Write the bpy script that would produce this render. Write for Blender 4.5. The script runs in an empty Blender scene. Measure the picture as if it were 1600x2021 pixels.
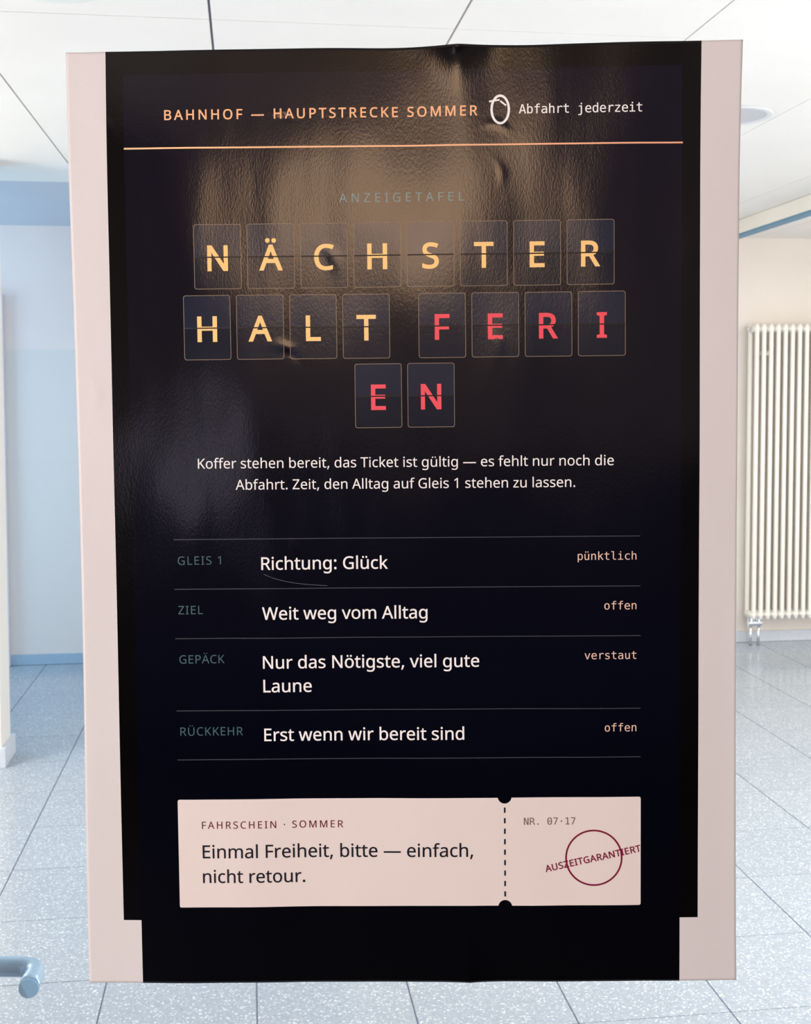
import bpy, bmesh, math, random
from mathutils import Vector, Matrix, noise
from mathutils.geometry import delaunay_2d_cdt

random.seed(4)
S = bpy.context.scene
COL = S.collection
R = math.radians
YAW, PITCH, ROLL = R(7.66), R(3.05), R(.17)

# ---------------------------------------------------------------- camera
cam = bpy.data.cameras.new('camera')
cam_ob = bpy.data.objects.new('camera', cam); COL.objects.link(cam_ob)
cam.sensor_fit = 'VERTICAL'; cam.sensor_height = 24.0
cam.lens = 24.0 * 2320 / 2021
cam.shift_y = -(1010.5 - 908) / 2021
cam_ob.matrix_world = (Matrix.Translation((0, 0, 1.59)) @ Matrix.Rotation(-YAW, 4, 'Z')
                       @ Matrix.Rotation(math.pi / 2 - PITCH, 4, 'X') @ Matrix.Rotation(-ROLL, 4, 'Z'))
cam.dof.use_dof = True; cam.dof.focus_distance = 1.06
cam.dof.aperture_fstop = (cam.lens / 1000) / .0016
cam.clip_start = .05
S.camera = cam_ob

# ---------------------------------------------------------------- world, exposure
S.view_settings.view_transform = 'Standard'; S.view_settings.look = 'None'
S.view_settings.gamma = 1; S.view_settings.use_curve_mapping = False
S.view_settings.exposure = 0.0
W = bpy.data.worlds.new('world'); S.world = W; W.use_nodes = True
W.node_tree.nodes['Background'].inputs[0].default_value = (.75, .85, 1, 1)
W.node_tree.nodes['Background'].inputs[1].default_value = .6

def area(name, loc, direction, sx, sy, power, color):
    l = bpy.data.lights.new(name, 'AREA'); l.shape = 'RECTANGLE'; l.size = sx; l.size_y = sy
    l.energy = power; l.color = color
    o = bpy.data.objects.new(name, l); COL.objects.link(o); o.location = loc
    o.rotation_euler = Vector(direction).to_track_quat('-Z', 'Y').to_euler()
    return o

# daylight through a long window assumed in the left wall of the hall beyond the door
area('assumed_window_light', (-3.9, 3.4, 1.45), (1, .05, .42), 3.0, 2.0, 145, (1, .945, .86))
# unseen downward fill lights added to brighten the hall
for lx, ly in ((2.0, 3.4), (3.7, 5.0), (-2.3, 4.2)):
    area('hall_fill_light', (lx, ly, 2.5), (0, 0, -1), .5, .5, 31, (1, .95, .88))
# no windows here: fills added for the radiator (entrance side) and pier (right)
area('entrance_fill_light', (2.6, 1.0, 1.3), (.08, 1, -.03), 2.6, 1.4, 72, (1, .955, .90))
area('right_hall_fill_light', (4.5, 2.7, 1.4), (-1, .18, -.2), 2.2, 1.6, 74, (1, .93, .84))
# blue fill light added inside the recess to tint it
area('recess_fill_light', (-2.8, 6.45, 1.5), (1, 0, 0), 1.2, 1.9, 33, (.50, .78, 1))
# unseen fill added on the photographer's left to light the poster; no window there
area('near_left_fill_light', (-2.35, -.6, 1.5), (1, 0.15, 0), 2.2, 1.7, 108, (1, .93, .9))
area('near_right_fill_light', (2.75, -.8, 1.4), (-1, 0.2, 0), 2.0, 1.6, 44, (1, .9, .86))  # unseen fill added on the right to light the poster

# ---------------------------------------------------------------- helpers
def tag(o, label=None, cat=None, group=None, kind=None):
    if label: o['label'] = label
    if cat: o['category'] = cat
    if group: o['group'] = group
    if kind: o['kind'] = kind
    return o

def empty(name, loc=(0, 0, 0), rz=0, parent=None):
    o = bpy.data.objects.new(name, None); COL.objects.link(o)
    o.location = loc; o.rotation_euler = (0, 0, rz); o.parent = parent
    o.empty_display_size = .05
    return o

def mobj(name, verts, faces, mat, parent=None, smooth=False, loc=None, rz=0, mats=None, fm=None):
    me = bpy.data.meshes.new(name); me.from_pydata([tuple(v) for v in verts], [], faces)
    for m in (mats or [mat]): me.materials.append(m)
    if fm: me.polygons.foreach_set('material_index', fm)
    if smooth: me.polygons.foreach_set('use_smooth', [True] * len(me.polygons))
    me.update()
    o = bpy.data.objects.new(name, me); COL.objects.link(o); o.parent = parent
    if loc is not None: o.location = loc
    o.rotation_euler = (0, 0, rz)
    return o

def boxes(name, bl, mat, parent=None, bevel=0, loc=None, rz=0):
    bm = bmesh.new()
    for (a, b) in bl:
        m = Matrix.Translation([(a[i] + b[i]) / 2 for i in range(3)]) @ Matrix.Diagonal([abs(b[i] - a[i]) for i in range(3)] + [1])
        bmesh.ops.create_cube(bm, size=1, matrix=m)
    if bevel:
        bmesh.ops.bevel(bm, geom=bm.edges[:], offset=bevel, segments=2, affect='EDGES', profile=.6)
    me = bpy.data.meshes.new(name); bm.to_mesh(me); bm.free(); me.materials.append(mat)
    o = bpy.data.objects.new(name, me); COL.objects.link(o); o.parent = parent
    if loc is not None: o.location = loc
    o.rotation_euler = (0, 0, rz)
    return o

def tube(path, rad, n=20, cap=True):
    """swept round tube; rad a number or one per point"""
    vs, fs = [], []
    P = [Vector(p) for p in path]; k = len(P)
    rr = rad if isinstance(rad, (list, tuple)) else [rad] * k
    ref = None
    for i in range(k):
        t = (P[min(i + 1, k - 1)] - P[max(i - 1, 0)]).normalized()
        if ref is None:
            ref = Vector((0, 0, 1)) if abs(t.z) < .9 else Vector((1, 0, 0))
        a = t.cross(ref).normalized(); b = a.cross(t).normalized(); ref = b
        for j in range(n):
            an = 2 * math.pi * j / n
            vs.append(P[i] + (a * math.cos(an) + b * math.sin(an)) * rr[i])
    for i in range(k - 1):
        for j in range(n):
            fs.append((i * n + j, i * n + (j + 1) % n, (i + 1) * n + (j + 1) % n, (i + 1) * n + j))
    if cap:
        fs.append(tuple(range(n - 1, -1, -1))); fs.append(tuple((k - 1) * n + j for j in range(n)))
    return vs, fs

def merge(parts):
    vs, fs = [], []
    for v, f in parts:
        o = len(vs); vs += list(v); fs += [tuple(i + o for i in q) for q in f]
    return vs, fs

# ---------------------------------------------------------------- materials
def new_mat(name, color=(.8, .8, .8), rough=.6, metal=0, spec=.5):
    m = bpy.data.materials.new(name); m.use_nodes = True
    p = m.node_tree.nodes['Principled BSDF']
    p.inputs['Base Color'].default_value = (*color, 1); p.inputs['Roughness'].default_value = rough
    p.inputs['Metallic'].default_value = metal; p.inputs['Specular IOR Level'].default_value = spec
    return m, m.node_tree, p

def nd(nt, t, **kw):
    n = nt.nodes.new(t)
    for k, v in kw.items():
        if k.startswith('i_'): n.inputs[k[2:].replace('_', ' ')].default_value = v
        else: setattr(n, k, v)
    return n

def ramp(nt, stops):
    n = nt.nodes.new('ShaderNodeValToRGB'); e = n.color_ramp.elements
    while len(e) < len(stops): e.new(.5)
    for q, (p, c) in zip(e, stops): q.position = p; q.color = (*c, 1)
    return n

def plaster(name, color, rough=.75, var=.02, scale=3, bump=.05, dado=None, dado_z=1.88):
    m, nt, p = new_mat(name, color, rough, spec=.3)
    g = nt.nodes.new('ShaderNodeNewGeometry')
    n1 = nd(nt, 'ShaderNodeTexNoise', i_Scale=scale, i_Detail=4.0); nt.links.new(g.outputs['Position'], n1.inputs['Vector'])
    r = ramp(nt, [(.3, tuple(c * (1 - var) for c in color)), (.7, tuple(min(1, c * (1 + var)) for c in color))])
    nt.links.new(n1.outputs['Fac'], r.inputs['Fac']); out = r.outputs['Color']
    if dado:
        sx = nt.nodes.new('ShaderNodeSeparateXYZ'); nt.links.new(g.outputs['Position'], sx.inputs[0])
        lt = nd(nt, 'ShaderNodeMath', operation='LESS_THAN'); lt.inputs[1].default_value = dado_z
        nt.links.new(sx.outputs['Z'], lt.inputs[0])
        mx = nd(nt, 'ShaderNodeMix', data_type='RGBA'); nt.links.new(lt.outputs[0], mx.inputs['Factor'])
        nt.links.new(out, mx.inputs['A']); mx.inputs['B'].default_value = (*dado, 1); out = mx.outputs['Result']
    nt.links.new(out, p.inputs['Base Color'])
    n2 = nd(nt, 'ShaderNodeTexNoise', i_Scale=180.0, i_Detail=3.0); nt.links.new(g.outputs['Position'], n2.inputs['Vector'])
    b = nd(nt, 'ShaderNodeBump', i_Strength=bump, i_Distance=.002); nt.links.new(n2.outputs['Fac'], b.inputs['Height'])
    nt.links.new(b.outputs['Normal'], p.inputs['Normal'])
    return m

M_wall = plaster('wall_paint_warm_white', (.85, .79, .73))
M_alc = plaster('recess_wall_paint', (.88, .80, .78), dado=(.80, .775, .765))
M_pier = plaster('pier_paint', (.90, .88, .83), dado=(.86, .83, .79), dado_z=1.85)
M_alc_ceil = plaster('recess_ceiling_shade_blue', (.56, .60, .675))  # blue-grey stands in for the shade on the recess ceiling
M_ceil = plaster('ceiling_panel_paint', (.87, .86, .84), bump=.03)
M_joint = new_mat('ceiling_joint', (.30, .30, .42), .9)[0]
M_beam = plaster('beam_paint', (.94, .92, .83))
M_beam_under = new_mat('beam_underside_shade_blue', (.12, .28, .42), .6)[0]  # dark blue paints in the shade below the beam
M_skirt = plaster('plinth_tile', (.66, .70, .77), rough=.4, var=.06, scale=60)
M_skirt_alc = plaster('plinth_tile_blue', (.36, .52, .68), rough=.4, var=.05, scale=60)
M_grout = new_mat('floor_grout', (.40, .45, .56), .8)[0]
M_rad = new_mat('radiator_enamel', (.95, .935, .87), .3)[0]
M_chrome = new_mat('chrome', (.8, .84, .9), .15, 1)[0]
M_door = new_mat('door_frame_grey', (.45, .47, .5), .4)[0]
M_doorleaf = new_mat('lilac_grey_door', (.74, .72, .78), .5)[0]
M_handle = new_mat('satin_blue_grey_handle', (.50, .74, .98), .26, .3)[0]
M_handle_cap = new_mat('handle_cap_blue', (.40, .70, 1.0), .45)[0]
M_hall = plaster('near_wall_paint', (.40, .36, .39), dado=(.07, .07, .11), dado_z=1.3)  # dark lower band added to darken what the lower poster mirrors
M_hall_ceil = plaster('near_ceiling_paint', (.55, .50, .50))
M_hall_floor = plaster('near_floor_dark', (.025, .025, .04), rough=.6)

def terrazzo():
    m, nt, p = new_mat('terrazzo_tile', (.7, .76, .85), .17)
    g = nt.nodes.new('ShaderNodeNewGeometry')
    v = nd(nt, 'ShaderNodeTexVoronoi', i_Scale=230.0); nt.links.new(g.outputs['Position'], v.inputs['Vector'])
    sep = nt.nodes.new('ShaderNodeSeparateColor'); nt.links.new(v.outputs['Color'], sep.inputs[0])
    r = ramp(nt, [(0, (.34, .40, .475)), (.5, (.39, .45, .52)), (.88, (.435, .49, .55)), (.97, (.74, .78, .82))])
    nt.links.new(sep.outputs[0], r.inputs['Fac'])
    n = nd(nt, 'ShaderNodeTexNoise', i_Scale=1.7, i_Detail=3.0); nt.links.new(g.outputs['Position'], n.inputs['Vector'])
    r2 = ramp(nt, [(.3, (.95, .96, .98)), (.7, (1, 1, 1))]); nt.links.new(n.outputs['Fac'], r2.inputs['Fac'])
    mx = nd(nt, 'ShaderNodeMix', data_type='RGBA', blend_type='MULTIPLY'); mx.inputs['Factor'].default_value = 1
    nt.links.new(r.outputs['Color'], mx.inputs['A']); nt.links.new(r2.outputs['Color'], mx.inputs['B'])
    oi = nt.nodes.new('ShaderNodeObjectInfo')
    r3 = ramp(nt, [(0, (.95, .955, .965)), (1, (1, 1, 1))]); nt.links.new(oi.outputs['Random'], r3.inputs['Fac'])
    mx2 = nd(nt, 'ShaderNodeMix', data_type='RGBA', blend_type='MULTIPLY'); mx2.inputs['Factor'].default_value = 1
    nt.links.new(mx.outputs['Result'], mx2.inputs['A']); nt.links.new(r3.outputs['Color'], mx2.inputs['B'])
    nt.links.new(mx2.outputs['Result'], p.inputs['Base Color'])
    n3 = nd(nt, 'ShaderNodeTexNoise', i_Scale=90.0, i_Detail=3.0); nt.links.new(g.outputs['Position'], n3.inputs['Vector'])
    b = nd(nt, 'ShaderNodeBump', i_Strength=.12, i_Distance=.001); nt.links.new(n3.outputs['Fac'], b.inputs['Height'])
    nt.links.new(b.outputs['Normal'], p.inputs['Normal'])
    return m
M_tile = terrazzo()

def glass():
    m = bpy.data.materials.new('door_glass'); m.use_nodes = True; nt = m.node_tree; nt.nodes.clear()
    t = nd(nt, 'ShaderNodeBsdfTransparent'); t.inputs[0].default_value = (.985, .995, 1, 1)
    g = nd(nt, 'ShaderNodeBsdfGlossy'); g.inputs['Roughness'].default_value = .02
    f = nd(nt, 'ShaderNodeFresnel', i_IOR=1.45)
    x = nt.nodes.new('ShaderNodeMixShader'); o = nt.nodes.new('ShaderNodeOutputMaterial')
    nt.links.new(f.outputs[0], x.inputs[0]); nt.links.new(t.outputs[0], x.inputs[1]); nt.links.new(g.outputs[0], x.inputs[2])
    nt.links.new(x.outputs[0], o.inputs['Surface'])
    return m
M_glass = glass()

def emis(name, color, strength):
    m = bpy.data.materials.new(name); m.use_nodes = True; nt = m.node_tree; nt.nodes.clear()
    e = nd(nt, 'ShaderNodeEmission'); e.inputs[0].default_value = (*color, 1); e.inputs[1].default_value = strength
    o = nt.nodes.new('ShaderNodeOutputMaterial'); nt.links.new(e.outputs[0], o.inputs['Surface'])
    return m
M_day = emis('daylit_pane', (.92, .96, 1), 1.6)  # glow of the assumed hall window
M_glare = emis('warm_glare_pane', (1, .64, .39), 7.4)  # assumed warm pane that gives the poster its brown glare
M_lilac = emis('lilac_glow_pane', (.85, .74, .95), 2.0)  # glowing pane added so the poster mirrors a lilac patch
M_lamp = emis('lamp_diffuser', (1, .985, .95), 1.0)

def paper_bump(nt, p, strength=.15):
    """laid-paper grain: fine noise drawn out vertically, in the poster's own coordinates"""
    tc = nt.nodes.new('ShaderNodeTexCoord')
    mp = nd(nt, 'ShaderNodeMapping'); mp.inputs['Scale'].default_value = (800, 800, 340)
    nt.links.new(tc.outputs['Object'], mp.inputs['Vector'])
    n = nd(nt, 'ShaderNodeTexNoise', i_Scale=1.0, i_Detail=3.0); nt.links.new(mp.outputs[0], n.inputs['Vector'])
    b = nd(nt, 'ShaderNodeBump', i_Strength=min(1, strength * 1.2), i_Distance=.00035)
    nt.links.new(n.outputs['Fac'], b.inputs['Height'])
    mp2 = nd(nt, 'ShaderNodeMapping'); mp2.inputs['Scale'].default_value = (75, 75, 16)
    nt.links.new(tc.outputs['Object'], mp2.inputs['Vector'])
    n2 = nd(nt, 'ShaderNodeTexNoise', i_Scale=1.0, i_Detail=4.0); nt.links.new(mp2.outputs[0], n2.inputs['Vector'])
    b2 = nd(nt, 'ShaderNodeBump', i_Strength=strength, i_Distance=.0014)
    b2.inputs['Strength'].default_value = strength * .36
    nt.links.new(n2.outputs['Fac'], b2.inputs['Height']); nt.links.new(b.outputs['Normal'], b2.inputs['Normal'])
    nt.links.new(b2.outputs['Normal'], p.inputs['Normal'])
    return tc

def print_mat(name, color, rough=.32, bottom=None, spec=.5, z0=.0, z1=.84, horiz=None, mid=None, mid2=None):
    m, nt, p = new_mat(name, color, rough, spec=spec)
    tc = paper_bump(nt, p)
    if bottom or horiz:       # gradient of the printed artwork itself
        sx = nt.nodes.new('ShaderNodeSeparateXYZ'); nt.links.new(tc.outputs['Object'], sx.inputs[0])
        mr = nd(nt, 'ShaderNodeMapRange')
        if bottom:
            mr.inputs[1].default_value = z0; mr.inputs[2].default_value = z1; a, b = bottom, color
        else:
            mr.inputs[1].default_value = -.246; mr.inputs[2].default_value = .246; a, b = color, horiz
        nt.links.new(sx.outputs['Z' if bottom else 'X'], mr.inputs[0])
        r = ramp(nt, [(0, a), (.33, mid), (.62, mid2), (1, b)] if mid else [(0, a), (1, b)]); nt.links.new(mr.outputs[0], r.inputs[0])
        nt.links.new(r.outputs[0], p.inputs['Base Color'])
    return m

P_paper = print_mat('poster_paper', (.71, .675, .672), .42)
P_outer = print_mat('print_black_border', (.0010, .0007, .0006), .14)
P_inner = print_mat('print_midnight', (.0045, .0036, .0105), .14, bottom=(.0002, .0002, .0008), mid=(.0006, .0010, .0056), mid2=(.0022, .0018, .0050))
P_tile = print_mat('print_slate_navy', (.013, .017, .034), .16)
P_tilelow = print_mat('print_slate_navy_low', (.006, .008, .017), .16)
P_tileline = print_mat('print_tan_line', (.23, .17, .12), .35)
P_amber = print_mat('print_amber', (1, .63, .24), .4)
P_orange = print_mat('print_orange', (.98, .50, .26), .4)
P_rule = print_mat('print_rule_amber_to_coral', (1, .60, .30), .4, horiz=(.95, .44, .27))
P_red = print_mat('print_coral_red', (.88, .085, .115), .4)
P_white = print_mat('print_white', (.93, .90, .88), .4)
P_peach = print_mat('print_peach', (.85, .58, .46), .4)
P_teal = print_mat('print_teal_grey', (.22, .31, .30), .4)
P_teal2 = print_mat('print_dim_teal', (.050, .115, .135), .4)
P_hair = print_mat('print_hairline', (.05, .055, .075), .4)
P_ticket = print_mat('print_cream_rose', (.80, .71, .675), .42)
P_wine = print_mat('print_wine', (.13, .004, .02), .4)
P_wine2 = print_mat('print_stamp_red', (.19, .002, .03), .4)
P_ink = print_mat('print_ink', (.004, .005, .012), .4)
P_brown = print_mat('print_grey_brown', (.18, .12, .11), .4)
P_split = print_mat('print_split_shadow', (.006, .004, .005), .4)
P_scratch = print_mat('paper_scratch', (.16, .16, .2), .4)

# ================================================================= THE HALL BEYOND THE DOOR
CEIL = 2.60
# floor: slab with every tile laid on it
PX0, PY0, TX, TY = -.80, 3.225, .405, .4025
floor = boxes('floor', [((-4.1, -3.6, -.12), (4.75, 7.35, -.005))], M_grout); tag(floor, kind='structure')
bm = bmesh.new()
bmesh.ops.create_cube(bm, size=1, matrix=Matrix.Translation((0, 0, -.0035)) @ Matrix.Diagonal((TX - .0046, TY - .0032, .007, 1)))
tile_me = bpy.data.meshes.new('tile'); bm.to_mesh(tile_me); bm.free(); tile_me.materials.append(M_tile)
rnd = random.Random(8)
for i in range(-3, 12):
    for j in range(-4, 10):
        x = PX0 + TX * (i + .5); y = PY0 + TY * (j + .5)
        if y > 7.19: continue
        t = bpy.data.objects.new('tile', tile_me); COL.objects.link(t); t.parent = floor
        t.location = (x, y, rnd.uniform(-.0003, 0))
        t.rotation_euler = (rnd.uniform(-.0003, .0003), rnd.uniform(-.0003, .0003), 0)
# the tiles out of sight on the left carry on as one piece
tag(boxes('floor_field', [((-4.0, 1.8, -.0045), (-2.02, 7.2, -.0005))], M_tile, floor), kind='structure')

# walls
tag(boxes('wall_back', [((.62, 7.2, 0), (4.7, 7.32, CEIL + .05))], M_wall), kind='structure')
tag(boxes('wall_recess', [((-3.1, 7.2, 0), (.5, 7.32, 2.66)), ((.5, 5.72, 0), (.62, 7.32, 2.66)), ((-3.1, 5.36, 0), (-2.98, 7.2, 2.66))], M_alc), kind='structure')
tag(boxes('wall_left', [((-4.1, 5.19, 0), (-1.065, 5.39, CEIL + .05))], M_pier, bevel=.004), kind='structure')
side = boxes('wall_side', [((-4.12, 1.5, 0), (-4.0, 5.19, .42)), ((-4.12, 1.5, 2.48), (-4.0, 5.19, CEIL + .05)), ((-4.12, 1.5, .42), (-4.0, 1.58, 2.48)), ((-4.12, 4.95, .42), (-4.0, 5.19, 2.48))], M_wall)
tag(side, kind='structure')
tag(boxes('wall_right', [((4.62, .2, 0), (4.74, 7.2, CEIL + .05))], M_wall), kind='structure')
win = boxes('window_1', [((-4.1, 1.58, .42), (-4.0, 4.95, .48)), ((-4.1, 1.58, 2.42), (-4.0, 4.95, 2.48))] +
            [((-4.1, y, .42), (-4.0, y + .06, 2.48)) for y in (1.58, 2.66, 3.78, 4.89)], M_door)  # unseen window, assumed from the shade edge at the recess
tag(win, kind='structure'); 
for a, b in ((1.64, 2.66), (2.72, 3.78), (3.84, 4.89)):
    boxes('pane', [((-4.07, a, .48), (-4.06, b, 2.42))], M_day, win)

# plinths
tag(boxes('baseboard_back', [((.62, 7.182, .001), (4.62, 7.2, .07))], M_skirt, bevel=.002), kind='structure')
tag(boxes('baseboard_recess', [((-1.408, 7.182, .001), (.5, 7.2, .062))], M_skirt_alc, bevel=.002), kind='structure')
tag(boxes('baseboard_left', [((-4.0, 5.172, .001), (-1.047, 5.19, .085)), ((-1.065, 5.19, .001), (-1.047, 5.408, .085))], M_skirt), kind='structure')

# recess door, only the edge of its frame shows beside the pier
d2 = boxes('door_2', [((-1.46, 7.15, .001), (-1.408, 7.2, 2.2)), ((-2.40, 7.15, .001), (-2.33, 7.2, 2.2)), ((-2.33, 7.15, 2.12), (-1.46, 7.2, 2.2))], M_doorleaf, bevel=.004)
tag(d2, kind='structure')
boxes('door_leaf', [((-2.33, 7.17, .008), (-1.46, 7.198, 2.12))], M_doorleaf, d2)

# ceiling: panels hung under a dark backing, joints open
ceil = boxes('ceiling', [((-4.1, 1.0, CEIL + .016), (4.74, 5.72, CEIL + .12)), ((.62, 5.72, CEIL + .016), (4.74, 7.32, CEIL + .12))], M_joint)
tag(ceil, kind='structure')
CX0, CXP = -.752, .665
pm = {}
def ceil_panel(x0, x1, y0, y1):
    g = .0035 if x0 < .9 else .0016
    key = (round(x1 - x0, 3), round(y1 - y0, 3), g)
    if key not in pm:
        w, h = x1 - x0 - 2 * g, y1 - y0 - g
        bm = bmesh.new()
        bmesh.ops.create_cube(bm, size=1, matrix=Matrix.Translation((0, 0, .0085)) @ Matrix.Diagonal((w, h, .017, 1)))
        me = bpy.data.meshes.new('ceiling_panel'); bm.to_mesh(me); bm.free(); me.materials.append(M_ceil); pm[key] = me
    o = bpy.data.objects.new('ceiling_panel', pm[key]); COL.objects.link(o); o.parent = ceil
    o.location = ((x0 + x1) / 2, (y0 + y1) / 2, CEIL)
for k in range(-5, 9):
    x0 = CX0 + CXP * k; x1 = x0 + CXP
    if x1 > 4.74: continue
    for (a, b) in ((1.75, 3.24), (3.24, 5.72)):
        ceil_panel(x0, x1, a, b)
    if x0 > .5: ceil_panel(x0, x1, 5.72, 7.2)
    if x0 > -1.2: ceil_panel(x0, x1, 1.0, 1.75)
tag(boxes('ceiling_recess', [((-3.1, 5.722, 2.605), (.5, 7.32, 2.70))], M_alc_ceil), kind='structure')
beam = boxes('trim_1', [((2.80, 2.2, 2.522), (2.872, 7.2, CEIL - .001))], M_beam, bevel=.003); tag(beam, kind='structure')
boxes('beam_underside', [((2.803, 2.2, 2.512), (2.87, 7.2, 2.5215))], M_beam_under, beam)

# round ceiling lamp at the top edge of the picture
lamp = empty('ceiling_lamp', (-.445, 2.86, CEIL))
tag(lamp, 'round white drum ceiling lamp mounted on the white panelled ceiling', 'lamp')
def lathe(prof, n=48):
    vs, fs = [], []
    for (r_, z) in prof:
        for j in range(n):
            a = 2 * math.pi * j / n; vs.append((r_ * math.cos(a), r_ * math.sin(a), z))
    for i in range(len(prof) - 1):
        for j in range(n): fs.append((i * n + j, i * n + (j + 1) % n, (i + 1) * n + (j + 1) % n, (i + 1) * n + j))
    return vs, fs
mobj('lamp_housing', *lathe([(.0, -.001), (.17, -.001), (.17, -.03), (.165, -.035), (.15, -.035)]), M_rad, lamp, True)
mobj('diffuser', *lathe([(.0, -.062), (.06, -.0615), (.11, -.058), (.142, -.05), (.152, -.036), (.15, -.03)]), new_mat('opal_diffuser', (.86, .87, .86), .35)[0], lamp, True)

# unlit round spot let into the ceiling, half hidden by the poster
spot = empty('ceiling_spot', (1.735, 4.10, CEIL))
tag(spot, 'round unlit grey ceiling spot half hidden behind the upper right poster edge', 'ceiling spot')
mobj('trim_ring', *lathe([(.125, -.001), (.15, -.001), (.15, -.004), (.146, -.006), (.128, -.006), (.125, -.004), (.125, -.001)]), new_mat('spot_ring_grey', (.70, .72, .76), .5)[0], spot, True)
mobj('lens', *lathe([(.0, -.0035), (.127, -.0035)]), new_mat('spot_lens_grey', (.50, .53, .60), .35)[0], spot, True)

# column radiator on the back wall
rad = empty('column_radiator', (3.176, 7.05, .12))
tag(rad, 'tall white tubular column radiator mounted on the wall right of the poster', 'radiator')
RZ0, RZ1, PIT = .167 - .12, 2.05 - .12, .0475
def column_mesh():
    parts = []
    for y in (0, .1):
        zs = [RZ0 + .004, RZ0 + .012, RZ0 + .03, RZ0 + .06, RZ1 - .06, RZ1 - .03, RZ1 - .012, RZ1 - .004]
        rs = [.006, .011, .0136, .0136, .0136, .0136, .0115, .006]
        parts.append(tube([(0, y, z) for z in zs], rs, 14))
    for z in (RZ0 + .034, RZ1 - .034):       # hub that links the three tubes
        parts.append(tube([(0, -.013, z), (0, 0, z), (0, .1, z), (0, .112, z)], [.010, .021, .021, .010], 12))
    return merge(parts)
cv, cf = column_mesh()
c0 = mobj('column', cv, cf, M_rad, rad, True)
for k in range(1, 30):
    c = c0.copy(); COL.objects.link(c); c.parent = rad; c.location = (PIT * k, 0, 0)
for z in (RZ0 + .034, RZ1 - .034):
    v, f = tube([(-.018, .05, z), (29 * PIT + .018, .05, z)], .018, 16)
    mobj('header_tube', v, f, M_rad, rad, True)
mobj('end_plug', *tube([(-.034, .05, RZ1 - .034), (-.02, .05, RZ1 - .034)], .015, 6), M_chrome, rad)
for x in (.08, 1.2): boxes('wall_bracket', [((x, .1, RZ1 - .2), (x + .05, .149, RZ1 - .17))], M_rad, rad)
valve = mobj('valve', *merge([tube([(-.004, .03, RZ0 - .012), (-.004, .03, RZ0 + .02)], .020, 16), tube([(.048, .03, RZ0 - .012), (.048, .03, RZ0 + .02)], .020, 16),
        tube([(-.022, .03, RZ0 - .022), (.066, .03, RZ0 - .022)], .019, 16),
        tube([(-.004, .03, RZ0 - .045), (-.004, .03, RZ0 - .02)], .014, 6), tube([(.048, .03, RZ0 - .045), (.048, .03, RZ0 - .02)], .014, 6)]), M_chrome, rad, False)
for x in (-.004, .048):
    mobj('pipe', *tube([(x, .03, -.1195), (x, .03, RZ0 - .04)], .0095, 14), M_chrome, rad, True)

# ================================================================= THE PHOTOGRAPHER'S SIDE
def ring_wall(name, x0, x1, z0, z1, y0, y1, holes, mat):
    """a wall across x with rectangular window openings that do not overlap in x"""
    bl, x = [], x0
    for (a, b, c, d) in sorted(holes):
        bl += [((x, y0, z0), (a, y1, z1)), ((a, y0, z0), (b, y1, c)), ((a, y0, d), (b, y1, z1))]; x = b
    return boxes(name, bl + [((x, y0, z0), (x1, y1, z1))], mat)
NH = [(-1.12, -.04, 2.06, 2.82), (-1.85, -1.34, .98, 1.50)]  # upper opening assumed from the glare; low left one added for the lilac glow
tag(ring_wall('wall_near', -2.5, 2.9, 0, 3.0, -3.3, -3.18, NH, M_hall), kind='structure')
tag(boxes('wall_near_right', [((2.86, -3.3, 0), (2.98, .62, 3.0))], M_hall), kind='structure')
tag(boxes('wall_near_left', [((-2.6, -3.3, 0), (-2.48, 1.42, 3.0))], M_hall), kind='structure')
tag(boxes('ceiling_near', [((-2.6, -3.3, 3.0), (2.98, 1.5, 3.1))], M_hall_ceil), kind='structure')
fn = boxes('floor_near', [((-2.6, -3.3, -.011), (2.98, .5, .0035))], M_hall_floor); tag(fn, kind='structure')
for i, (a, b, c, d) in enumerate(NH):
    w = boxes('window_%d' % (i + 2), [((a, -3.28, c), (b, -3.2, c + .03)), ((a, -3.28, d - .03), (b, -3.2, d)), ((a, -3.28, c + .03), (a + .03, -3.2, d - .03)), ((b - .03, -3.28, c + .03), (b, -3.2, d - .03))], M_door)
    tag(w, kind='structure'); boxes('pane', [((a + .03, -3.25, c + .03), (b - .03, -3.24, d - .03))], (M_glare, M_lilac)[i], w)

# ================================================================= GLASS DOOR (leans a little off the hall's axis)
PR = (.1413, 1.0428, 1.0563); PYAW = .147428
D0 = (PR[0], PR[1], 0)
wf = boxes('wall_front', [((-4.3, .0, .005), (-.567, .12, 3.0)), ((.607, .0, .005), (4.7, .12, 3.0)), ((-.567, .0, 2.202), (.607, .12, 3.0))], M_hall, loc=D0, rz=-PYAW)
tag(wf, kind='structure')
door = empty('door_1', D0, -PYAW); tag(door, kind='structure')
boxes('stile', [((-.565, -.02, .012), (-.415, .035, 2.2))], M_door, door, bevel=.003)
boxes('stile', [((.475, -.02, .012), (.605, .035, 2.2))], M_door, door, bevel=.003)
boxes('rail', [((-.415, -.02, 2.10), (.475, .035, 2.2))], M_door, door, bevel=.003)
boxes('rail', [((-.415, -.02, .012), (.475, .035, .16))], M_door, door, bevel=.003)
boxes('glass_pane', [((-.415, .0012, .16), (.475, .0092, 2.10))], M_glass, door)
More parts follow.
